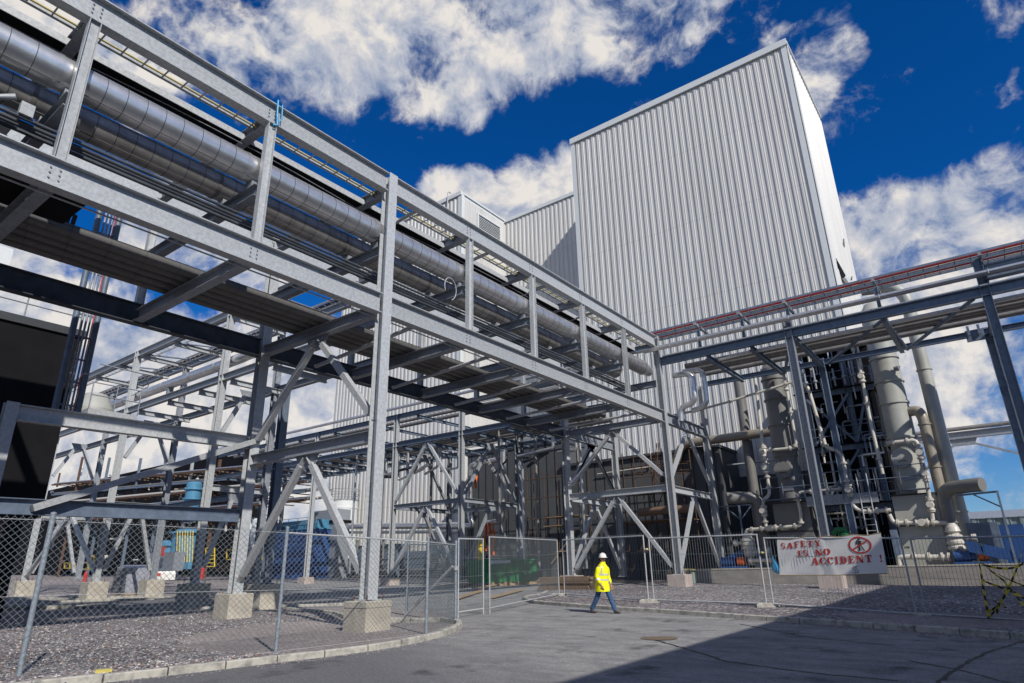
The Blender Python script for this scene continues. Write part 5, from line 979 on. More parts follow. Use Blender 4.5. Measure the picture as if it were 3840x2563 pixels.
def flat(mb, poly):      # polygon in (s,t) banner fractions, finely cut so it follows the folds
    k = len(mb.v); mb.v += [bp_(s, t, .013) for s, t in poly]; mb.f.append(tuple(range(k, k+len(poly)))); mb.sm.append(False)
def quadstrip(mb, L_, R_): 
    for a, b, c, d in zip(L_, L_[1:], R_[1:], R_): flat(mb, [a, b, c, d])
def stroke(mb, box, x0, y0, x1, y1, wd0, wd1=None, n=4):  # slanted bar, widths horizontal
    wd1 = wd0 if wd1 is None else wd1; X, Y, W_, H_ = box
    A = [(X+W_*(x0+(x1-x0)*i/n-(wd0+(wd1-wd0)*i/n)/2), Y+H_*(y0+(y1-y0)*i/n)) for i in range(n+1)]; B_ = [(X+W_*(x0+(x1-x0)*i/n+(wd0+(wd1-wd0)*i/n)/2), Y+H_*(y0+(y1-y0)*i/n)) for i in range(n+1)]
    quadstrip(mb, A, B_)
def hbar(mb, box, x0, x1, y0, y1, n=4):
    X, Y, W_, H_ = box; quadstrip(mb, [(X+W_*(x0+(x1-x0)*i/n), Y+H_*y0) for i in range(n+1)], [(X+W_*(x0+(x1-x0)*i/n), Y+H_*y1) for i in range(n+1)])
def arc(mb, box, cx_, cy_, rx, ry, a0, a1, wx, wy, n=14):
    X, Y, W_, H_ = box; f = lambda a, k: (X+W_*(cx_+(rx-k*wx)*math.cos(a)), Y+H_*(cy_+(ry-k*wy)*math.sin(a)))
    A = [a0+(a1-a0)*i/n for i in range(n+1)]; quadstrip(mb, [f(a, 0) for a in A], [f(a, 1) for a in A])
def glyph(mb, ch, X, Y, W_, H_):
    b = (X, Y, W_, H_); d = math.radians
    if ch == 'I': hbar(mb, b, .28, .72, 0, 1); hbar(mb, b, .08, .92, 0, .10); hbar(mb, b, .08, .92, .90, 1)
    elif ch == 'T': hbar(mb, b, .33, .67, .12, .9); hbar(mb, b, .02, .98, 0, .12); hbar(mb, b, .18, .82, .90, 1); hbar(mb, b, .02, .12, .1, .32, 1); hbar(mb, b, .88, .98, .1, .32, 1)
    elif ch in 'FE':
        hbar(mb, b, .16, .48, 0, 1); hbar(mb, b, .02, .95, 0, .10); hbar(mb, b, .5, .75, .44, .55); hbar(mb, b, .86, .95, .1, .32, 1); hbar(mb, b, .68, .76, .34, .66, 1)
        if ch == 'E': hbar(mb, b, .02, .97, .90, 1); hbar(mb, b, .87, .97, .66, .92, 1)
        else: hbar(mb, b, .02, .64, .90, 1)
    elif ch == 'A': stroke(mb, b, .44, 0, .16, .92, .12); stroke(mb, b, .54, 0, .80, .92, .34); hbar(mb, b, .26, .60, .60, .70); hbar(mb, b, -.02, .34, .90, 1); hbar(mb, b, .56, 1.04, .90, 1)
    elif ch == 'N': hbar(mb, b, .12, .24, .08, .92); hbar(mb, b, .78, .90, .08, .96); stroke(mb, b, .24, 0, .78, 1, .34); hbar(mb, b, 0, .36, 0, .09); hbar(mb, b, .66, 1.02, 0, .09); hbar(mb, b, 0, .36, .91, 1)
    elif ch == 'Y': stroke(mb, b, .20, .08, .50, .52, .34); stroke(mb, b, .84, .08, .56, .52, .12); hbar(mb, b, .36, .70, .5, .92); hbar(mb, b, -.02, .42, 0, .09); hbar(mb, b, .66, 1.02, 0, .09); hbar(mb, b, .2, .84, .91, 1)
    elif ch == 'O': arc(mb, b, .5, .5, .52, .52, d(100), d(260), .36, .10); arc(mb, b, .5, .5, .52, .52, d(-80), d(80), .36, .10)
    elif ch == 'C': arc(mb, b, .54, .5, .54, .52, d(98), d(262), .36, .10); arc(mb, b, .54, .5, .46, .52, d(278), d(330), .22, .16, 8); arc(mb, b, .54, .5, .46, .52, d(30), d(82), .14, .12, 8); hbar(mb, b, .84, .95, .05, .40, 1)
    elif ch == 'D': hbar(mb, b, .14, .44, 0, 1); hbar(mb, b, 0, .5, 0, .10); hbar(mb, b, 0, .5, .90, 1); arc(mb, b, .46, .5, .54, .50, d(-82), d(82), .34, .12)
    elif ch == 'S': arc(mb, b, .5, .27, .46, .28, d(90), d(300), .26, .14); arc(mb, b, .5, .73, .46, .28, d(-90), d(120), .26, .14); hbar(mb, b, .80, .92, .02, .32, 1); hbar(mb, b, .06, .18, .68, .99, 1)
    elif ch == '!': stroke(mb, b, .5, 0, .5, .66, .5, .2); arc(mb, b, .5, .88, .28, .12, 0, d(360), .28, .12, 12)
for word, s0, s1, y0, y1, dy in (('SAFETY', .035, .445, .105, .275, -.035), ('IS', .195, .315, .345, .51, -.01), ('NO', .365, .53, .33, .495, -.01), ('ACCIDENT', .325, .895, .545, .73, -.02), ('!', .945, .985, .54, .72, 0)):
    wts = {'I': .62, 'S': .85, 'A': 1.1, 'N': 1.1, 'O': 1.0, 'C': 1.0, 'D': 1.05, 'T': 1.0, 'E': .95, 'F': .92, 'Y': 1.05, '!': 1}
    tot = sum(wts[c] for c in word); x = s0
    for i, c in enumerate(word):
        wd = (s1-s0)*wts[c]/tot; mb = MB(); glyph(mb, c, x+wd*.05, y0+dy*i/max(1, len(word)-1), wd*.86, y1-y0); mb.build('letter', REDINK, bt, False); x += wd
mb = MB(); bx = (.70, .045, .205, .44); arc(mb, bx, .5, .5, .5, .5, 0, math.radians(360), .075, .085, 40); stroke(mb, bx, .88, .20, .12, .80, .11, n=10); mb.build('prohibition_ring', REDINK, bt, False)
mb = MB(); arc(mb, bx, .48, .17, .05, .065, 0, math.radians(360), .05, .065, 12); hbar(mb, bx, .36, .60, .245, .30); hbar(mb, bx, .42, .56, .29, .55); stroke(mb, bx, .38, .27, .36, .48, .055); stroke(mb, bx, .60, .27, .74, .42, .05); stroke(mb, bx, .46, .55, .46, .86, .07); stroke(mb, bx, .54, .55, .66, .84, .06); mb.build('walking_figure', BLACKINK, bt, False)
mb = MB(); 
for (X, Y) in ((.705, .80), (.728, .79)): bb = (X, Y, .03, .17); arc(mb, bb, .5, .25, .45, .25, math.radians(90), math.radians(320), .14, .08); arc(mb, bb, .5, .75, .45, .25, math.radians(-90), math.radians(150), .14, .08)
mb.build('small_mark', BLACKINK, bt, False)
mb = MB()
for s in (0.01, .25, .5, .75, .99): p = bp_(s, 0); mb.tube([p, p+Vector((0, 0, .05))-bn*.03], .006, 5)
mb.build('ties', BLACK, bt)
p = at_g(1771, 1398); q = inplane(1775, 1297); c0 = Vector((ba.x, ba.y, 0))+bu*q[0]+Vector((0, 0, q[1]))-bn*.02
t = thing('plastic_bag', 'limp blue plastic bag tied to the mesh left of the banner', 'bag', c0); mb = MB(); prof = []
for j in range(9):
    z = .28-j*.07; r = [.02, .03, .05, .08, .11, .13, .14, .11, .03][j]; prof.append([(c0.x+bu.x*(r*math.cos(a)*(1+.25*math.sin(3*a+j)))+bn.x*r*.4*math.sin(a)+.012*j, c0.y+bu.y*(r*math.cos(a))+bn.y*r*.4*math.sin(a), c0.z+z) for a in [i*math.pi/7 for i in range(14)]])
vs = [p_ for ring_ in prof for p_ in ring_]; mb.add(vs, [(j*14+i, j*14+(i+1) % 14, (j+1)*14+(i+1) % 14, (j+1)*14+i) for j in range(8) for i in range(14)], True); mb.build('bag', CYANBAG, t)

# ------------------------------------------------------------------ barrier tape
def tape_mat():
    m = bpy.data.materials.new('striped_tape'); m.use_nodes = True; t_ = m.node_tree; b = t_.nodes['Principled BSDF']; b.inputs['Roughness'].default_value = .4
    a = t_.nodes.new('ShaderNodeAttribute'); a.attribute_name = 'along'; mm = t_.nodes.new('ShaderNodeMath'); mm.operation = 'FRACT'; t_.links.new(a.outputs['Fac'], mm.inputs[0])
    r = t_.nodes.new('ShaderNodeValToRGB'); r.color_ramp.interpolation = 'CONSTANT'; r.color_ramp.elements[0].color = (.62, .50, .02, 1); r.color_ramp.elements[1].position = .5; r.color_ramp.elements[1].color = (.012, .012, .012, 1)
    t_.links.new(mm.outputs[0], r.inputs[0]); t_.links.new(r.outputs[0], b.inputs['Base Color']); return m
TAPE = tape_mat()
pa = hp[5]; pu = Vector((hp[6].x-hp[5].x, hp[6].y-hp[5].y, 0)).normalized(); pn = Vector((pu.y, -pu.x, 0))
def onpanel(u, v, lift=.05):
    d = ray(u, v); t_ = (pa+pn*lift-ORG).dot(pn)/d.dot(pn); return ORG+d*t_
tp = thing('barrier_tape', 'yellow and black striped tape tangled across the rightmost mesh panel', 'barrier tape', onpanel(2262, 1410))
def tape(pts, wd=.055, sag=.02):
    P = [onpanel(*p) for p in pts]; fine = []
    for a, b in zip(P, P[1:]):
        n = max(4, int((b-a).length/.05)); fine += [a.lerp(b, i/n)-Vector((0, 0, sag*math.sin(math.pi*i/n))) for i in range(n)]
    fine.append(P[-1]); me = bpy.data.meshes.new('tape_strand'); vs = []; al = []; dd = 0; ph = random.random()*6
    for i, p in enumerate(fine):
        t_ = (fine[min(i+1, len(fine)-1)]-fine[max(0, i-1)]).normalized(); s_ = t_.cross(pn); a_ = ph+.12*i; o = (s_*math.cos(a_*.5)+pn*math.sin(a_*.5))*wd/2
        if i: dd += (p-fine[i-1]).length
        vs += [p+o-tp.location, p-o-tp.location]; al += [dd/.26, dd/.26+.18]
    me.from_pydata([tuple(v) for v in vs], [], [(2*i, 2*i+1, 2*i+3, 2*i+2) for i in range(len(fine)-1)]); at = me.attributes.new('along', 'FLOAT', 'POINT'); at.data.foreach_set('value', al); me.materials.append(TAPE)
    o = bpy.data.objects.new('tape_strand', me); C.objects.link(o); o.parent = tp
for pts in ([(2240, 1238), (2246, 1290), (2254, 1340), (2262, 1385), (2268, 1420)], [(2268, 1418), (2300, 1375), (2322, 1330), (2342, 1275), (2360, 1230)], [(2248, 1292), (2285, 1303), (2325, 1303), (2350, 1290)], [(2252, 1330), (2290, 1345), (2330, 1360), (2362, 1380)], [(2262, 1300), (2300, 1330), (2335, 1372), (2365, 1410)], [(2256, 1345), (2275, 1375), (2310, 1395)], [(2266, 1402), (2290, 1390), (2285, 1408)], [(2270, 1422), (2300, 1432), (2345, 1446)], [(2248, 1245), (2262, 1290), (2275, 1310), (2350, 1345)]): tape(pts)
# sealed joints and cracks in the road
for pts in (((1480,1461),(1670,1518),(1870,1545),(2060,1562)),((2150,1568),(2190,1535),(2260,1498),(2349,1470)),((2085,1516),(2205,1538),(2349,1575)),((1700,1432),(1850,1462),(2050,1480))):
    P = [at_g(u, v, .008) for u, v in pts]; mb = MB(); fine = []
    for a, b in zip(P, P[1:]):
        k = int((b-a).length/.15)+1; fine += [a.lerp(b, i/k)+Vector((random.uniform(-.03, .03), random.uniform(-.03, .03), 0)) for i in range(k)]
    fine.append(P[-1]); vs = []
    for i, p in enumerate(fine):
        t_ = (fine[min(i+1, len(fine)-1)]-fine[max(i-1, 0)]).normalized(); s_ = Vector((-t_.y, t_.x, 0))*(.022+.02*random.random()); vs += [p+s_, p-s_]
    mb.add(vs, [(2*i, 2*i+1, 2*i+3, 2*i+2) for i in range(len(fine)-1)]); o = mb.build('tar_seam', BLACK); o['kind'] = 'structure'
# drain cover set in the road
p = at_g(1512, 1464, .010); mb = MB(); mb._lathe(p, [(.42, 0), (.30, .002), (.02, .002)], 24, Vector((0, 0, 1))); tag(mb.build('drain_cover', mat('rusty_iron', (.16, .12, .08), .8)), 'round rusty drain cover set in the road', 'drain cover')

# ------------------------------------------------------------------ worker
PC = at_g(1386, 1408); PHI = math.radians(-6)
wk = bpy.data.objects.new('person', None); C.objects.link(wk); wk.location = (PC.x, PC.y, gz(PC.x, PC.y)+.004); wk.rotation_euler = (0, 0, PHI)
tag(wk, 'person in white hard hat, long yellow coat and blue jeans striding across the road', 'person')
def skin(name, verts, edges, radii, m, parent, lvl=2, root=0):
    me = bpy.data.meshes.new(name); me.from_pydata(verts, edges, []); o = bpy.data.objects.new(name, me); C.objects.link(o)
    sk_ = o.modifiers.new('skin', 'SKIN'); sk_.use_smooth_shade = True; sb = o.modifiers.new('sub', 'SUBSURF'); sb.levels = lvl; sb.render_levels = lvl
    for i, r in enumerate(radii): me.skin_vertices[0].data[i].radius = r if isinstance(r, tuple) else (r, r)
    for v in me.skin_vertices[0].data: v.use_root = False
    me.skin_vertices[0].data[root].use_root = True
    bpy.context.view_layer.update(); dg = bpy.context.evaluated_depsgraph_get(); nm = bpy.data.meshes.new_from_object(o.evaluated_get(dg)); nm.name = name
    for p_ in nm.polygons: p_.use_smooth = True
    nm.materials.clear(); nm.materials.append(m); bpy.data.objects.remove(o); q = bpy.data.objects.new(name, nm); C.objects.link(q)
    if parent: q.parent = parent
    return q
# local axes: +x the way he walks, +y his left, z up.  rear (right) leg back, front (left) leg reaching
V, E_, R_ = [], [], []
def chain_(pts, rads, start=None):
    ids = [] if start is None else [start]
    for p_, r_ in zip(pts, rads): V.append(p_); R_.append(r_); ids.append(len(V)-1)
    for a, b in zip(ids, ids[1:]): E_.append((a, b))
    return ids
sp_ = chain_([(0, 0, .93), (.01, 0, 1.10), (.03, 0, 1.28), (.05, 0, 1.42), (.06, 0, 1.50), (.075, 0, 1.57)], [(.145, .12), (.15, .115), (.165, .125), (.12, .10), .058, .056])
chain_([(.085, 0, 1.645), (.09, 0, 1.72)], [(.078, .092), (.072, .088)], sp_[-1])
# arms: his right (towards us) hangs slightly back and bent, left swings
ra = chain_([(.03, -.19, 1.40), (-.03, -.235, 1.13), (.09, -.235, .90), (.125, -.225, .84)], [.062, .046, .034, .03], sp_[3])
la = chain_([(.06, .19, 1.40), (.05, .245, 1.13), (.15, .24, .90), (.18, .23, .84)], [.062, .046, .034, .03], sp_[3])
rl = chain_([(-.02, -.10, .90), (-.15, -.10, .50), (-.40, -.10, .13)], [.095, .062, .045], sp_[0])
ll = chain_([(.04, .10, .90), (.20, .10, .50), (.36, .10, .10)], [.095, .062, .045], sp_[0])
body = skin('body', V, E_, R_, SKIN, wk, 2)
# face: nose, ears, brow, eyes and mouth on the head turned a little to the road
def hb(name, c, r3, m, parent, seg=14):
    mb = MB(); vs, fs = [], []; n = 8
    for j in range(n+1):
        a = math.pi*j/n
        for i in range(seg): b = 2*math.pi*i/seg; vs.append((c[0]+r3[0]*math.sin(a)*math.cos(b), c[1]+r3[1]*math.sin(a)*math.sin(b), c[2]+r3[2]*math.cos(a)))
    for j in range(n):
        for i in range(seg): fs.append((j*seg+i, j*seg+(i+1) % seg, (j+1)*seg+(i+1) % seg, (j+1)*seg+i))
    me = bpy.data.meshes.new(name); me.from_pydata(vs, [], fs); me.materials.append(m)
    for p_ in me.polygons: p_.use_smooth = True
    o = bpy.data.objects.new(name, me); C.objects.link(o); o.parent = parent; return o
HC = (.085, 0, 1.665)
for nm, c, r3, m in (('nose', (.175, -.035, 1.645), (.024, .014, .022), SKIN), ('ear', (.075, -.092, 1.65), (.02, .014, .032), SKIN), ('ear', (.085, .088, 1.65), (.02, .014, .032), SKIN), ('eye', (.150, -.066, 1.672), (.011, .011, .008), BLACKINK), ('eye', (.168, -.005, 1.672), (.011, .011, .008), BLACKINK), ('mouth', (.158, -.036, 1.602), (.016, .022, .006), mat('lips', (.30, .12, .09), .5)), ('hair', (.03, 0, 1.67), (.075, .088, .085), HAIR), ('moustache', (.162, -.036, 1.617), (.018, .03, .008), HAIR)): hb(nm, c, r3, m, body)
# hands: palm and five separate bent fingers each
def hand(wrist, dirv, palmn, thumbv, m=SKIN):
    w_ = Vector(wrist); d = Vector(dirv).normalized(); k = Vector(palmn).normalized(); sd = d.cross(k).normalized()
    if sd.dot(Vector(thumbv)) < 0: sd = -sd
    V2 = [w_, w_+d*.045, w_+d*.085]; E2 = [(0, 1), (1, 2)]; R2 = [(.026, .018), (.038, .018), (.04, .016)]
    for i, (off, L) in enumerate(((.030, .075), (.010, .085), (-.010, .078), (-.029, .06))):
        b0 = w_+d*.085+sd*off; c1 = b0+d*L*.5+k*L*.15; c2 = c1+d*L*.28+k*L*.30; n0 = len(V2); V2 += [b0, c1, c2]; E2 += [(2, n0), (n0, n0+1), (n0+1, n0+2)]; R2 += [.010, .0095, .008]
    n0 = len(V2); V2 += [w_+d*.035+sd*.035, w_+d*.065+sd*.055+k*.012, w_+d*.092+sd*.052+k*.022]; E2 += [(1, n0), (n0, n0+1), (n0+1, n0+2)]; R2 += [.013, .011, .009]
    return skin('hand', [tuple(v) for v in V2], E2, R2, m, body, 2)
hand((.125, -.225, .845), (.35, .02, -.9), (.2, .9, 0), (1, 0, 0)); hand((.18, .23, .845), (.35, -.02, -.9), (.2, -.9, 0), (1, 0, 0))
# jeans and boots
jeans = skin('jeans', [(0, 0, .94), (-.03, -.10, .86), (-.16, -.10, .48), (-.39, -.10, .15), (-.41, -.10, .08), (.05, .10, .86), (.20, .10, .48), (.35, .10, .13), (.365, .10, .06)], [(0, 1), (1, 2), (2, 3), (3, 4), (0, 5), (5, 6), (6, 7), (7, 8)], [(.17, .14), .115, .082, .075, .078, .115, .082, .075, .078], DENIM, wk, 2)
for x, y, pit in ((-.40, -.10, 0), (.385, .10, 0)):
    skin('boot', [(x-.08, y, .055), (x+.03, y, .05), (x+.13, y, .045), (x+.20, y, .035), (x-.03, y, .12)], [(0, 1), (1, 2), (2, 3), (1, 4)], [(.042, .05), (.045, .048), (.048, .04), (.038, .03), .05], SHOE, wk, 2, 1)
# coat: one loft from collar to hem with sleeves, plus reflective bands
def loft(name, rings, m, parent, seg=28, thick=0):
    vs, fs = [], []
    for (cx0, cy0, z, rx, ry) in rings:
        for i in range(seg): a = 2*math.pi*i/seg; fold = 1+.025*math.sin(5*a+z*9)+.015*math.sin(9*a-z*14); vs.append((cx0+rx*math.cos(a)*fold, cy0+ry*math.sin(a)*fold, z))
    for j in range(len(rings)-1):
        for i in range(seg): fs.append((j*seg+i, j*seg+(i+1) % seg, (j+1)*seg+(i+1) % seg, (j+1)*seg+i))
    me = bpy.data.meshes.new(name); me.from_pydata(vs, [], fs); me.materials.append(m)
    for p_ in me.polygons: p_.use_smooth = True
    o = bpy.data.objects.new(name, me); C.objects.link(o); o.parent = parent; return o
CT = [(0, 0, .655, .225, .25), (0, 0, .70, .228, .252), (0, 0, .80, .222, .248), (.0, 0, .92, .212, .242), (.01, 0, 1.03, .20, .235), (.02, 0, 1.15, .192, .23), (.03, 0, 1.28, .180, .232), (.045, 0, 1.38, .165, .225), (.05, 0, 1.44, .135, .185), (.055, 0, 1.485, .10, .125), (.065, 0, 1.52, .085, .095), (.07, 0, 1.56, .088, .095)]
coat = loft('coat', CT, HIVIS, wk)
skin('sleeve', [(.035, -.17, 1.41), (.02, -.225, 1.30), (-.03, -.255, 1.12), (.05, -.25, .97), (.10, -.235, .885)], [(0, 1), (1, 2), (2, 3), (3, 4)], [.098, .088, .078, .068, .063], HIVIS, coat, 2)
skin('sleeve', [(.055, .17, 1.41), (.06, .235, 1.30), (.05, .262, 1.12), (.11, .258, .97), (.155, .243, .885)], [(0, 1), (1, 2), (2, 3), (3, 4)], [.098, .088, .078, .068, .063], HIVIS, coat, 2)
def cint(z):
    for a, b in zip(CT, CT[1:]):
        if a[2] <= z <= b[2]: f = (z-a[2])/(b[2]-a[2]); return tuple(a[i]+(b[i]-a[i])*f for i in range(5))
for z0 in (1.145, .985): r0, r1 = cint(z0), cint(z0+.05); loft('reflective_band', [(r0[0], r0[1], z0, r0[3]+.006, r0[4]+.006), (r1[0], r1[1], z0+.05, r1[3]+.006, r1[4]+.006)], REFL, coat)
for sy in (-1, 1):      # braces over the shoulders
    mb = MB(); pts = [cint(z) for z in (1.19, 1.26, 1.32, 1.38, 1.43)]; a0 = math.radians(-52 if sy < 0 else 40)
    L_ = [Vector((c[0]+(c[3]+.009)*math.cos(a0-.12), c[1]+(c[4]+.009)*math.sin(a0-.12), c[2])) for c in pts]; R2_ = [Vector((c[0]+(c[3]+.009)*math.cos(a0+.12), c[1]+(c[4]+.009)*math.sin(a0+.12), c[2])) for c in pts]; n_ = len(pts)
    me = bpy.data.meshes.new('reflective_brace'); me.from_pydata([tuple(v) for v in L_+R2_], [], [(i, i+1, n_+i+1, n_+i) for i in range(n_-1)]); me.materials.append(REFL); o = bpy.data.objects.new('reflective_brace', me); C.objects.link(o); o.parent = coat
def cuff(c, ax, r, wd):
    mb = MB(); mb._lathe(Vector(c), [(r, -wd/2), (r, wd/2)], 16, Vector(ax)); me_o = mb.build('reflective_band', REFL); me_o.parent = coat
for c in ((-.012, -.247, 1.17), (.02, -.253, 1.02)): cuff(c, (.15, -.1, -.5) if c[2] > 1.1 else (.4, .05, -.8), .083, .05)
mb = MB(); mb.box(.168, -.01, .80, .186, .02, 1.45); 
# hard hat: shell, ridge, brim
hat = loft('hard_hat', [(.08, 0, 1.70, .128, .112), (.08, 0, 1.735, .125, .110), (.08, 0, 1.775, .112, .099), (.08, 0, 1.805, .085, .076), (.08, 0, 1.823, .045, .040), (.08, 0, 1.828, .004, .004)], HATW, wk)
loft('brim', [(.085, 0, 1.702, .126, .110), (.10, 0, 1.694, .165, .128), (.10, 0, 1.689, .163, .126), (.085, 0, 1.695, .120, .105)], HATW, hat)
mb = MB(); pts = [(.08+.128*math.cos(a), 0, 1.715+.120*math.sin(a)) for a in [math.radians(15+10*i) for i in range(16)]]; mb.tube(pts, .014, 6); rg = mb.build('ridge', HATW); rg.parent = hat
mb = MB(); mb.tube([(.15, -.10, 1.46), (.17, -.085, 1.40), (.185, -.05, 1.36), (.20, .06, 1.35)], .012, 6); sc3 = mb.build('dark_strap', BLACK); sc3.parent = coat

# ------------------------------------------------------------------ left: dark brick building, riser, background plant
db = thing('switch_house', 'near-black building with a brick base and roof handrail at the far left', 'building', (-29, 2, .3))
mb = MB(); mb.box(-38, -14, 3.6, -28, 8.7, 10.55); mb.build('wall', NEARBLACK, db)
mb = MB(); mb.box(-38.1, -14, 10.55, -27.9, 8.85, 10.85); mb.build('parapet', mat('dark_coping', (.035, .037, .042), .6), db)
mb = MB(); mb.box(-38, -14, -.3, -28.05, 8.2, 3.6); mb.build('brick_base', BRICK, db)
for y in (3.0, 6.9, 7.7): mb = MB(); mb.box(-28.06, y, -.2, -27.96, y+.5, 3.6); mb.build('pier', NEARBLACK, db)
mb = MB(); mb.box(-28.06, -10, 1.35, -27.98, 8.2, 1.5); mb.build('string_course', NEARBLACK, db)
rail(db, [(-28.1, -10), (-28.1, 8.6)], 10.85, 1.1, GALV_D, 1.9)
mb = MB(); mb.tube([(-28.4, 5.4, 10.8), (-28.4, 5.4, 13.2)], .16, 10); mb.box(-28.7, 5.1, 12.2, -28.1, 5.9, 13.4); mb.build('roof_unit', WHITE_T, db)
rs = thing('cable_riser', 'tall upright cable riser with bright conduits in front of the dark building at left', 'cable riser', (-22.6, 7, 5))
for u, r, m_ in ((0, .10, STEEL_B), (.62, .10, STEEL_B), (.2, .035, GALV_D), (.31, .035, GALV_D), (.42, .03, STEEL_B), (.5, .018, RED)):
    mb = MB(); mb.tube([(-22.6, 6.75+u, 6.25), (-22.6, 6.75+u, 13.4)], r, 8); mb.build('upright' if r > .05 else 'conduit', m_, rs)
mb = MB(); mb.bar((-22.62, 6.75, 6.6), (-22.62, 7.37, 6.6), .05, .05); repeat(mb, 'rung', STEEL_B, rs, [(0, 0, .75*i) for i in range(9)])
HC_ = at_x(105, 478, -19.4)
t = thing('hose_coils', 'black hoses hanging in loops from the rack at the upper left', 'hose', (-19.6, 5.2, 9.5))
for i in range(3):
    y = 4.9+i*.22; mb = MB(); mb.tube([(-19.4, y+.5*math.sin(a*.5), 9.1-1.5*math.sin(a)*(1 if i % 2 else .85)) if False else (HC_.x+.1*i, HC_.y+.12*i+.42*math.cos(a), HC_.z-(.75+.1*i)*math.sin(a)) for a in [j*math.pi/12 for j in range(13)]], .06, 8); mb.build('loop', BLACK, t)
# roof-top access platform with rails on the left skyline (far)
t = thing('rooftop_platform', 'grey platform with thin handrails beyond the dark building at left', 'platform', (-34, 11.8, 8)); mb = MB(); mb.box(-36, 10.9, 8.5, -32.2, 13, 8.8); mb.build('deck', GALV, t); mb = MB(); mb.ibeam((-32.4, 13.0, 8.3), (-32.4, 9.8, 8.3), .4, .2); mb.build('edge_beam', GALV, t)
rail(t, [(-32.2, 10.9), (-32.2, 13)], 8.8, 1.2, GALV_D, 1); mb = MB(); mb.tube(bend([(-32.2, 11, 10.9), (-32.0, 12.9, 10.8), (-32.4, 13.4, 10.4), (-32.2, 12.6, 9.7)], .2), .03, 6); mb.build('rail_end', GALV_D, t)
mb = MB(); mb._lathe(Vector((-36.5, 12.6, 8.8)), [(.9, 0), (.9, .9), (.5, 1.7), (.05, 1.8)], 20, Vector((0, 0, 1))); mb.build('vessel', CREAM, t)
# distant process plant
def far(u, v, Y): return at_y(u, v, Y)
def fthing(name, label, cat, u, v, Y, group=None): p = far(u, v, Y); return thing(name, label, cat, (p.x, Y, p.z), group)
pb = thing('far_pipe_bridge', 'cluttered brown and grey pipe bridge in the distance at left, full of small pipes', 'pipe rack', (-70, 40, 1)); Yb = 41
for k, v in enumerate((1085, 1108, 1130, 1152, 1172)):
    a = far(120, v+28, Yb); b = far(700, v-24, Yb); mb = MB(); mb.bar(a, b, .3, .22); mb.build('deck_beam', STEEL_B if k % 2 else RUST, pb)
    for j in range(4):
        o_ = Vector((0, .6*j+.3, .26+.05*j)); mb = MB(); mb.tube([a+o_, a.lerp(b, .5)+o_, b+o_], .10+.05*((k+j) % 3), 8); mb.build('pipe', [ALU, ALU_DULL, IVORY, ALU][(k+j) % 4], pb)
    n = 18; mb = MB(); mb.bar(a+Vector((0, 0, -.1)), a+Vector((0, 2.6, -.1)), .10, .1); repeat(mb, 'bearer', NEARBLACK if k % 2 else TIMB, pb, [(b-a)*((i+.5)/n) for i in range(n)])
for u in (150, 215, 290, 350, 415, 480, 560, 640):
    p = far(u, 1240, Yb+1.2); mb = MB(); mb.ibeam((p.x, Yb+1.2, gz(p.x, Yb)), (p.x, Yb+1.2, far(u, 1060, Yb+1.2).z), .3, .3, up=(1, 0, 0)); mb.build('column', [RUST, GALV, STEEL_B][u % 3], pb)
for i in range(98):
    u = random.uniform(110, 660); v = random.uniform(1090, 1290); p = far(u, v, Yb+random.uniform(.5, 3)); L = random.uniform(.8, 3.5); mb = MB()
    ax = random.choice([Vector((1, 0, 0)), Vector((0, 0, 1)), Vector((0, 0, 1)), Vector((1, .2, 0))]); mb.tube([p, p+ax*L], random.uniform(.05, .16), 7)
    if i % 3 == 0: mb._lathe(p+ax*L*.5, [(.1, -.1), (.26, -.1), (.26, .1), (.1, .1)], 10, ax)
    mb.build('pipe_spool', random.choice([ALU, IVORY, WHITE_T, ALU_DULL, RUST, STEEL_B]), pb)
mb = MB(); a = far(-160, 1215, 50); b = far(560, 1215, 50); mb.box(a.x, 50, .5, b.x, 52, a.z+3.6); tag(mb.build('far_shed', NEARBLACK), 'dark open-fronted plant building behind the brown pipe bridge', 'building')
def vessel(name, label, u, vb, vt, r, Y, m, dome=True, cat='vessel', bands=()):
    b = far(u, vb, Y); t_ = far(u, vt, Y); t = thing(name, label, cat, (b.x, Y, b.z)); mb = MB(); z0, z1 = b.z-.3, t_.z
    mb._lathe(Vector((b.x, Y, 0)), [(r, z0), (r, z1-.3*r), (r*.8, z1-.08*r), (r*.4, z1), (.02, z1+.02)] if dome else [(r, z0), (r, z1), (.02, z1+.05)], 20, Vector((0, 0, 1))); mb.build('shell', m, t)
    for z in bands: k = MB(); zz = z0+(z1-z0)*z; k._lathe(Vector((b.x, Y, zz)), [(r, -.08), (r*1.25, -.08), (r*1.25, .08), (r, .08)], 20, Vector((0, 0, 1))); k.build('band', m, t)
    return t
vessel('blue_vessel', 'slim bright blue column with collars on the left horizon', 435, 1190, 1108, .85, 38, BLUE, bands=(.3, .55, .8))
vessel('blue_vessel', 'fat sky blue vessel with yellow striped guard low at left', 422, 1300, 1215, 1.6, 37, BLUE, bands=(.9,))
t = vessel('blue_vessel', 'second fat sky blue vessel lying lower, left of the striped one', 385, 1295, 1240, 1.1, 36, BLUE, bands=(.8,))
g = thing('striped_guard', 'row of thin yellow and white rods in front of the fat blue vessel', 'guard', far(425, 1290, 35)); mb = MB()
for i in range(7): p = far(405+i*6, 1290, 35); q = far(407+i*6, 1218, 35); mb.tube([p, q], .045, 6)
mb.build('rods', YEL, g)
for k, (u, vb, vt, r) in enumerate(((560, 1285, 1192, .9), (590, 1290, 1190, 1.0), (612, 1280, 1196, .7))): vessel('white_tank', ['white upright tank left of two others beside the tall column', 'middle white upright tank beside the tall column', 'slim white upright tank nearest the blue cabin'][k], u, vb, vt, r, 42, WHITE_T, cat='tank')
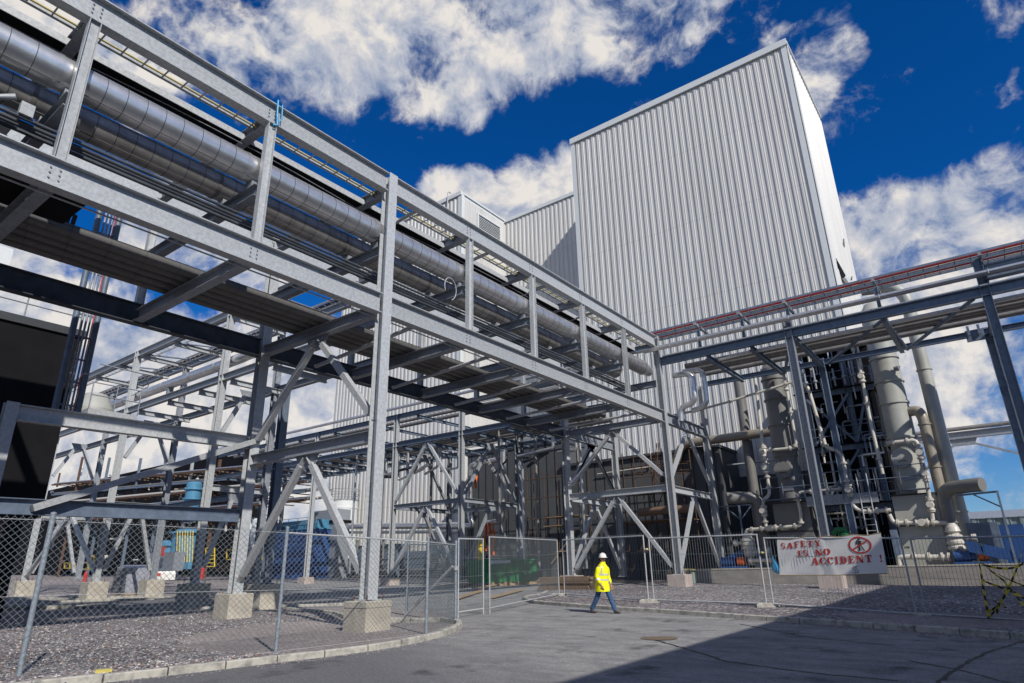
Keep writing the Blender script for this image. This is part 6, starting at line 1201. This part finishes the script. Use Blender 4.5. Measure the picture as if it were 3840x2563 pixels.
def yframe(name, label, u0, v0, u1, v1, Y, nx, nz):
    t = thing(name, label, 'guard rail', far((u0+u1)/2, v1, Y)); mb = MB(); 
    for i in range(nx+1): u = u0+(u1-u0)*i/nx; mb.bar(far(u, v0, Y), far(u, v1, Y), .09, .09, (0, 1, 0))
    for j in range(nz+1): v = v0+(v1-v0)*j/nz; mb.bar(far(u0, v, Y), far(u1, v, Y), .09, .09)
    mb.build('rails', YEL, t)
yframe('yellow_guard', 'yellow guard frame standing left of the pale concrete block', 188, 1276, 216, 1306, 24, 2, 2)
yframe('yellow_guard', 'yellow stair rail beside the fat blue vessel', 472, 1258, 492, 1300, 36, 1, 5)
yframe('yellow_guard', 'yellow rail below the white upright tanks', 520, 1262, 600, 1284, 38, 4, 1)
yframe('yellow_guard', 'thin yellow handrail high beside the blue column', 348, 1178, 470, 1190, 40, 5, 1)
yframe('yellow_guard', 'small yellow frame low behind the far left fence post', 148, 1292, 172, 1304, 24, 2, 1)
mb = MB(); a = far(490, 1308, 39); b = far(590, 1290, 39); mb.box(a.x, 39, a.z-.2, b.x, 40.5, b.z); tag(mb.build('rusty_skid', RUST), 'rusty low skid under the white upright tanks', 'skid')
for u, v, lb in ((372, 1283, 'red cone-shaped extinguisher box left of the leaning fence post'), (196, 1322, 'red upright extinguisher by the kerb at far left'), (463, 1312, 'red fire hydrant post behind the wrapped pallet')):
    p = far(u, v, 26); mb = MB(); mb._lathe(Vector((p.x, 26, p.z-.5)), [(.16, 0), (.16, .75), (.08, .85), (.03, .95)], 12, Vector((0, 0, 1))); tag(mb.build('red_extinguisher', mat('signal_red', (.5, .03, .03), .4)), lb, 'extinguisher')
mb = MB(); a = far(372, 1265, 25); mb.box(a.x-.3, 25, a.z-.35, a.x+.3, 25.05, a.z+.35); tag(mb.build('red_sign', RED), 'small red and white board on a grey cabinet at left', 'sign')
mb = MB(); a = far(345, 1270, 25.5); b = far(395, 1310, 25.5); mb.box(a.x, 25.5, b.z, b.x, 26.3, a.z); tag(mb.build('grey_cabinet', GALV_D), 'grey cabinet behind the small red board', 'cabinet')
# blue cabin and storage tank in front of the hall
bc = fthing('blue_cabin', 'long dark blue cabin with a lighter blue roof between the two tall columns', 'cabin', 655, 1300, 42); a = far(618, 1222, 42); b = far(716, 1296, 42); mb = MB(); mb.box(a.x, 42, .9, b.x, 46, a.z); mb.build('body', NAVY, bc); mb = MB(); mb.box(a.x-.1, 41.9, a.z, b.x+.1, 46.1, a.z+.12); mb.box(a.x+.5, 42.5, a.z+.12, b.x-.3, 45, a.z+1.0); mb.build('roof', BLUE, bc); rail(bc, [(a.x, 42.1), (b.x, 42.1)], a.z+.12, 1.1, GALV_D, 1.5)
for i in range(7): x = a.x+(b.x-a.x)*i/7; mb = MB(); mb.box(x, 41.96, 1.0, x+.12, 42, a.z-.1); mb.build('rib', NAVY, bc)
wt = fthing('storage_tank', 'white round storage tank with a railed top against the hall', 'tank', 790, 1300, 46); c = far(786, 1200, 46); r_ = 1.5; tz = far(786, 1150, 46).z; mb = MB(); mb._lathe(Vector((c.x, 46.0, 0)), [(r_, .5), (r_, tz-.9), (r_+.05, tz-.88), (r_+.05, tz-.7), (r_, tz-.68), (r_, tz), (.1, tz+.25)], 28, Vector((0, 0, 1))); mb.build('shell', WHITE_T, wt)
for zz in (.05, .6, 1.15): b_ = MB(); b_.tube([(c.x+(r_+.1)*math.cos(a_), 46+(r_+.1)*math.sin(a_), tz+zz) for a_ in [i*math.pi/12 for i in range(25)]], .03, 6, False); b_.build('rail_ring', GALV_D, wt)
b_ = MB()
for i in range(14): a_ = i*math.pi/7; b_.tube([(c.x+(r_+.1)*math.cos(a_), 46+(r_+.1)*math.sin(a_), tz), (c.x+(r_+.1)*math.cos(a_), 46+(r_+.1)*math.sin(a_), tz+1.9*(1 if i % 2 else .6))], .03, 6)
b_.build('rail_posts', GALV_D, wt)
gm = fthing('grey_module', 'plain pale grey plant module left of the white round tank', 'module', 750, 1290, 44); a = far(722, 1165, 44); b = far(768, 1300, 44); mb = MB(); mb.box(a.x, 44, .8, b.x, 45.6, a.z-.4); mb.build('body', GALV_D, gm); mb = MB(); mb.box(a.x-.1, 43.9, a.z-1.8, b.x+.1, 45.7, a.z-1.5); mb.build('dark_band', NEARBLACK, gm)
# wrapped pallet and parked car
p = at_g(293, 1365); wp = thing('wrapped_pallet', 'pallet load under grey netted wrap between two concrete blocks', 'pallet', p); mb = MB(); ss = [(-1.0, 0), (.95, 0), (.75, 1.45), (.2, 1.6), (-.65, 1.5)]; mb.prism([(p.x+x, p.y-.6, p.z+.12+z) for x, z in ss], (0, 1.3, 0)); mb.build('load', WRAP, wp); mb = MB()
for i in range(9): x = p.x-.9+i*.22; mb.tube([(x, p.y-.63, p.z+.15), (x*.85+p.x*.15, p.y-.63, p.z+1.55)], .012, 4)
for i in range(7): z = p.z+.2+i*.2; mb.tube([(p.x-.95+.03*i, p.y-.63, z), (p.x+.93-.03*i, p.y-.63, z)], .012, 4)
mb.build('net', BLACK, wp); mb = MB(); mb.box(p.x-1, p.y-.6, p.z, p.x+1, p.y+.7, p.z+.12); mb.build('pallet', WOOD, wp)
p = at_g(322, 1345); p.x -= 4; p.y += 2.2; p.z = gz(p.x, p.y); cr_ = thing('parked_car', 'small white estate car parked behind the wrapped pallet, tail light showing', 'car', p); z0 = p.z
mb = MB(); mb.prism([(p.x-2, p.y, z0+.35), (p.x+2, p.y, z0+.35), (p.x+2.05, p.y, z0+.9), (p.x+1.9, p.y, z0+1.0), (p.x+1.55, p.y, z0+1.5), (p.x-.6, p.y, z0+1.52), (p.x-1.2, p.y, z0+1.0), (p.x-2, p.y, z0+.85)], (0, 1.6, 0)); mb.build('body', HATW, cr_)
mb = MB(); mb.prism([(p.x+1.72, p.y-.01, z0+1.02), (p.x+1.42, p.y-.01, z0+1.42), (p.x-.5, p.y-.01, z0+1.42), (p.x-1.0, p.y-.01, z0+1.02)], (0, .02, 0)); mb.build('window', BLACK, cr_)
mb = MB(); mb.box(p.x+1.98, p.y-.01, z0+.7, p.x+2.07, p.y+.25, z0+.95); mb.build('tail_light', RED, cr_)
for dx in (-1.25, 1.25): mb = MB(); mb._lathe(Vector((p.x+dx, p.y-.02, z0+.31)), [(.02, 0), (.31, 0), (.31, .2), (.02, .2)], 18, Vector((0, 1, 0))); mb.build('wheel', BLACK, cr_)
# flat stone strips and a dropped yellow block near the kerb
for i in range(2):
    p, q = at_g(115, 1381-i*9, .06), at_g(355, 1374-i*6, .06); mb = MB(); mb.bar(p, q, .18, .10); tag(mb.build('edging_slab', KERB), ['nearer', 'farther'][i]+' of two pale edging slabs beyond the left gravel bed', 'slab')
mb = MB(); p, q = at_g(-40, 1398, .05), at_g(268, 1390, .05); mb.bar(p, q, .35, .14); tag(mb.build('concrete_strip', KERB), 'broad pale concrete strip behind the left gravel bed', 'slab')
p = at_g(237, 1541, .08); mb = MB(); mb.bar(p-Vector((.06, .1, 0)), p+Vector((.05, .12, .0)), .09, .07); tag(mb.build('yellow_block', mat('faded_yellow', (.55, .47, .12), .8)), 'small faded yellow block on the gravel by the near kerb', 'block')
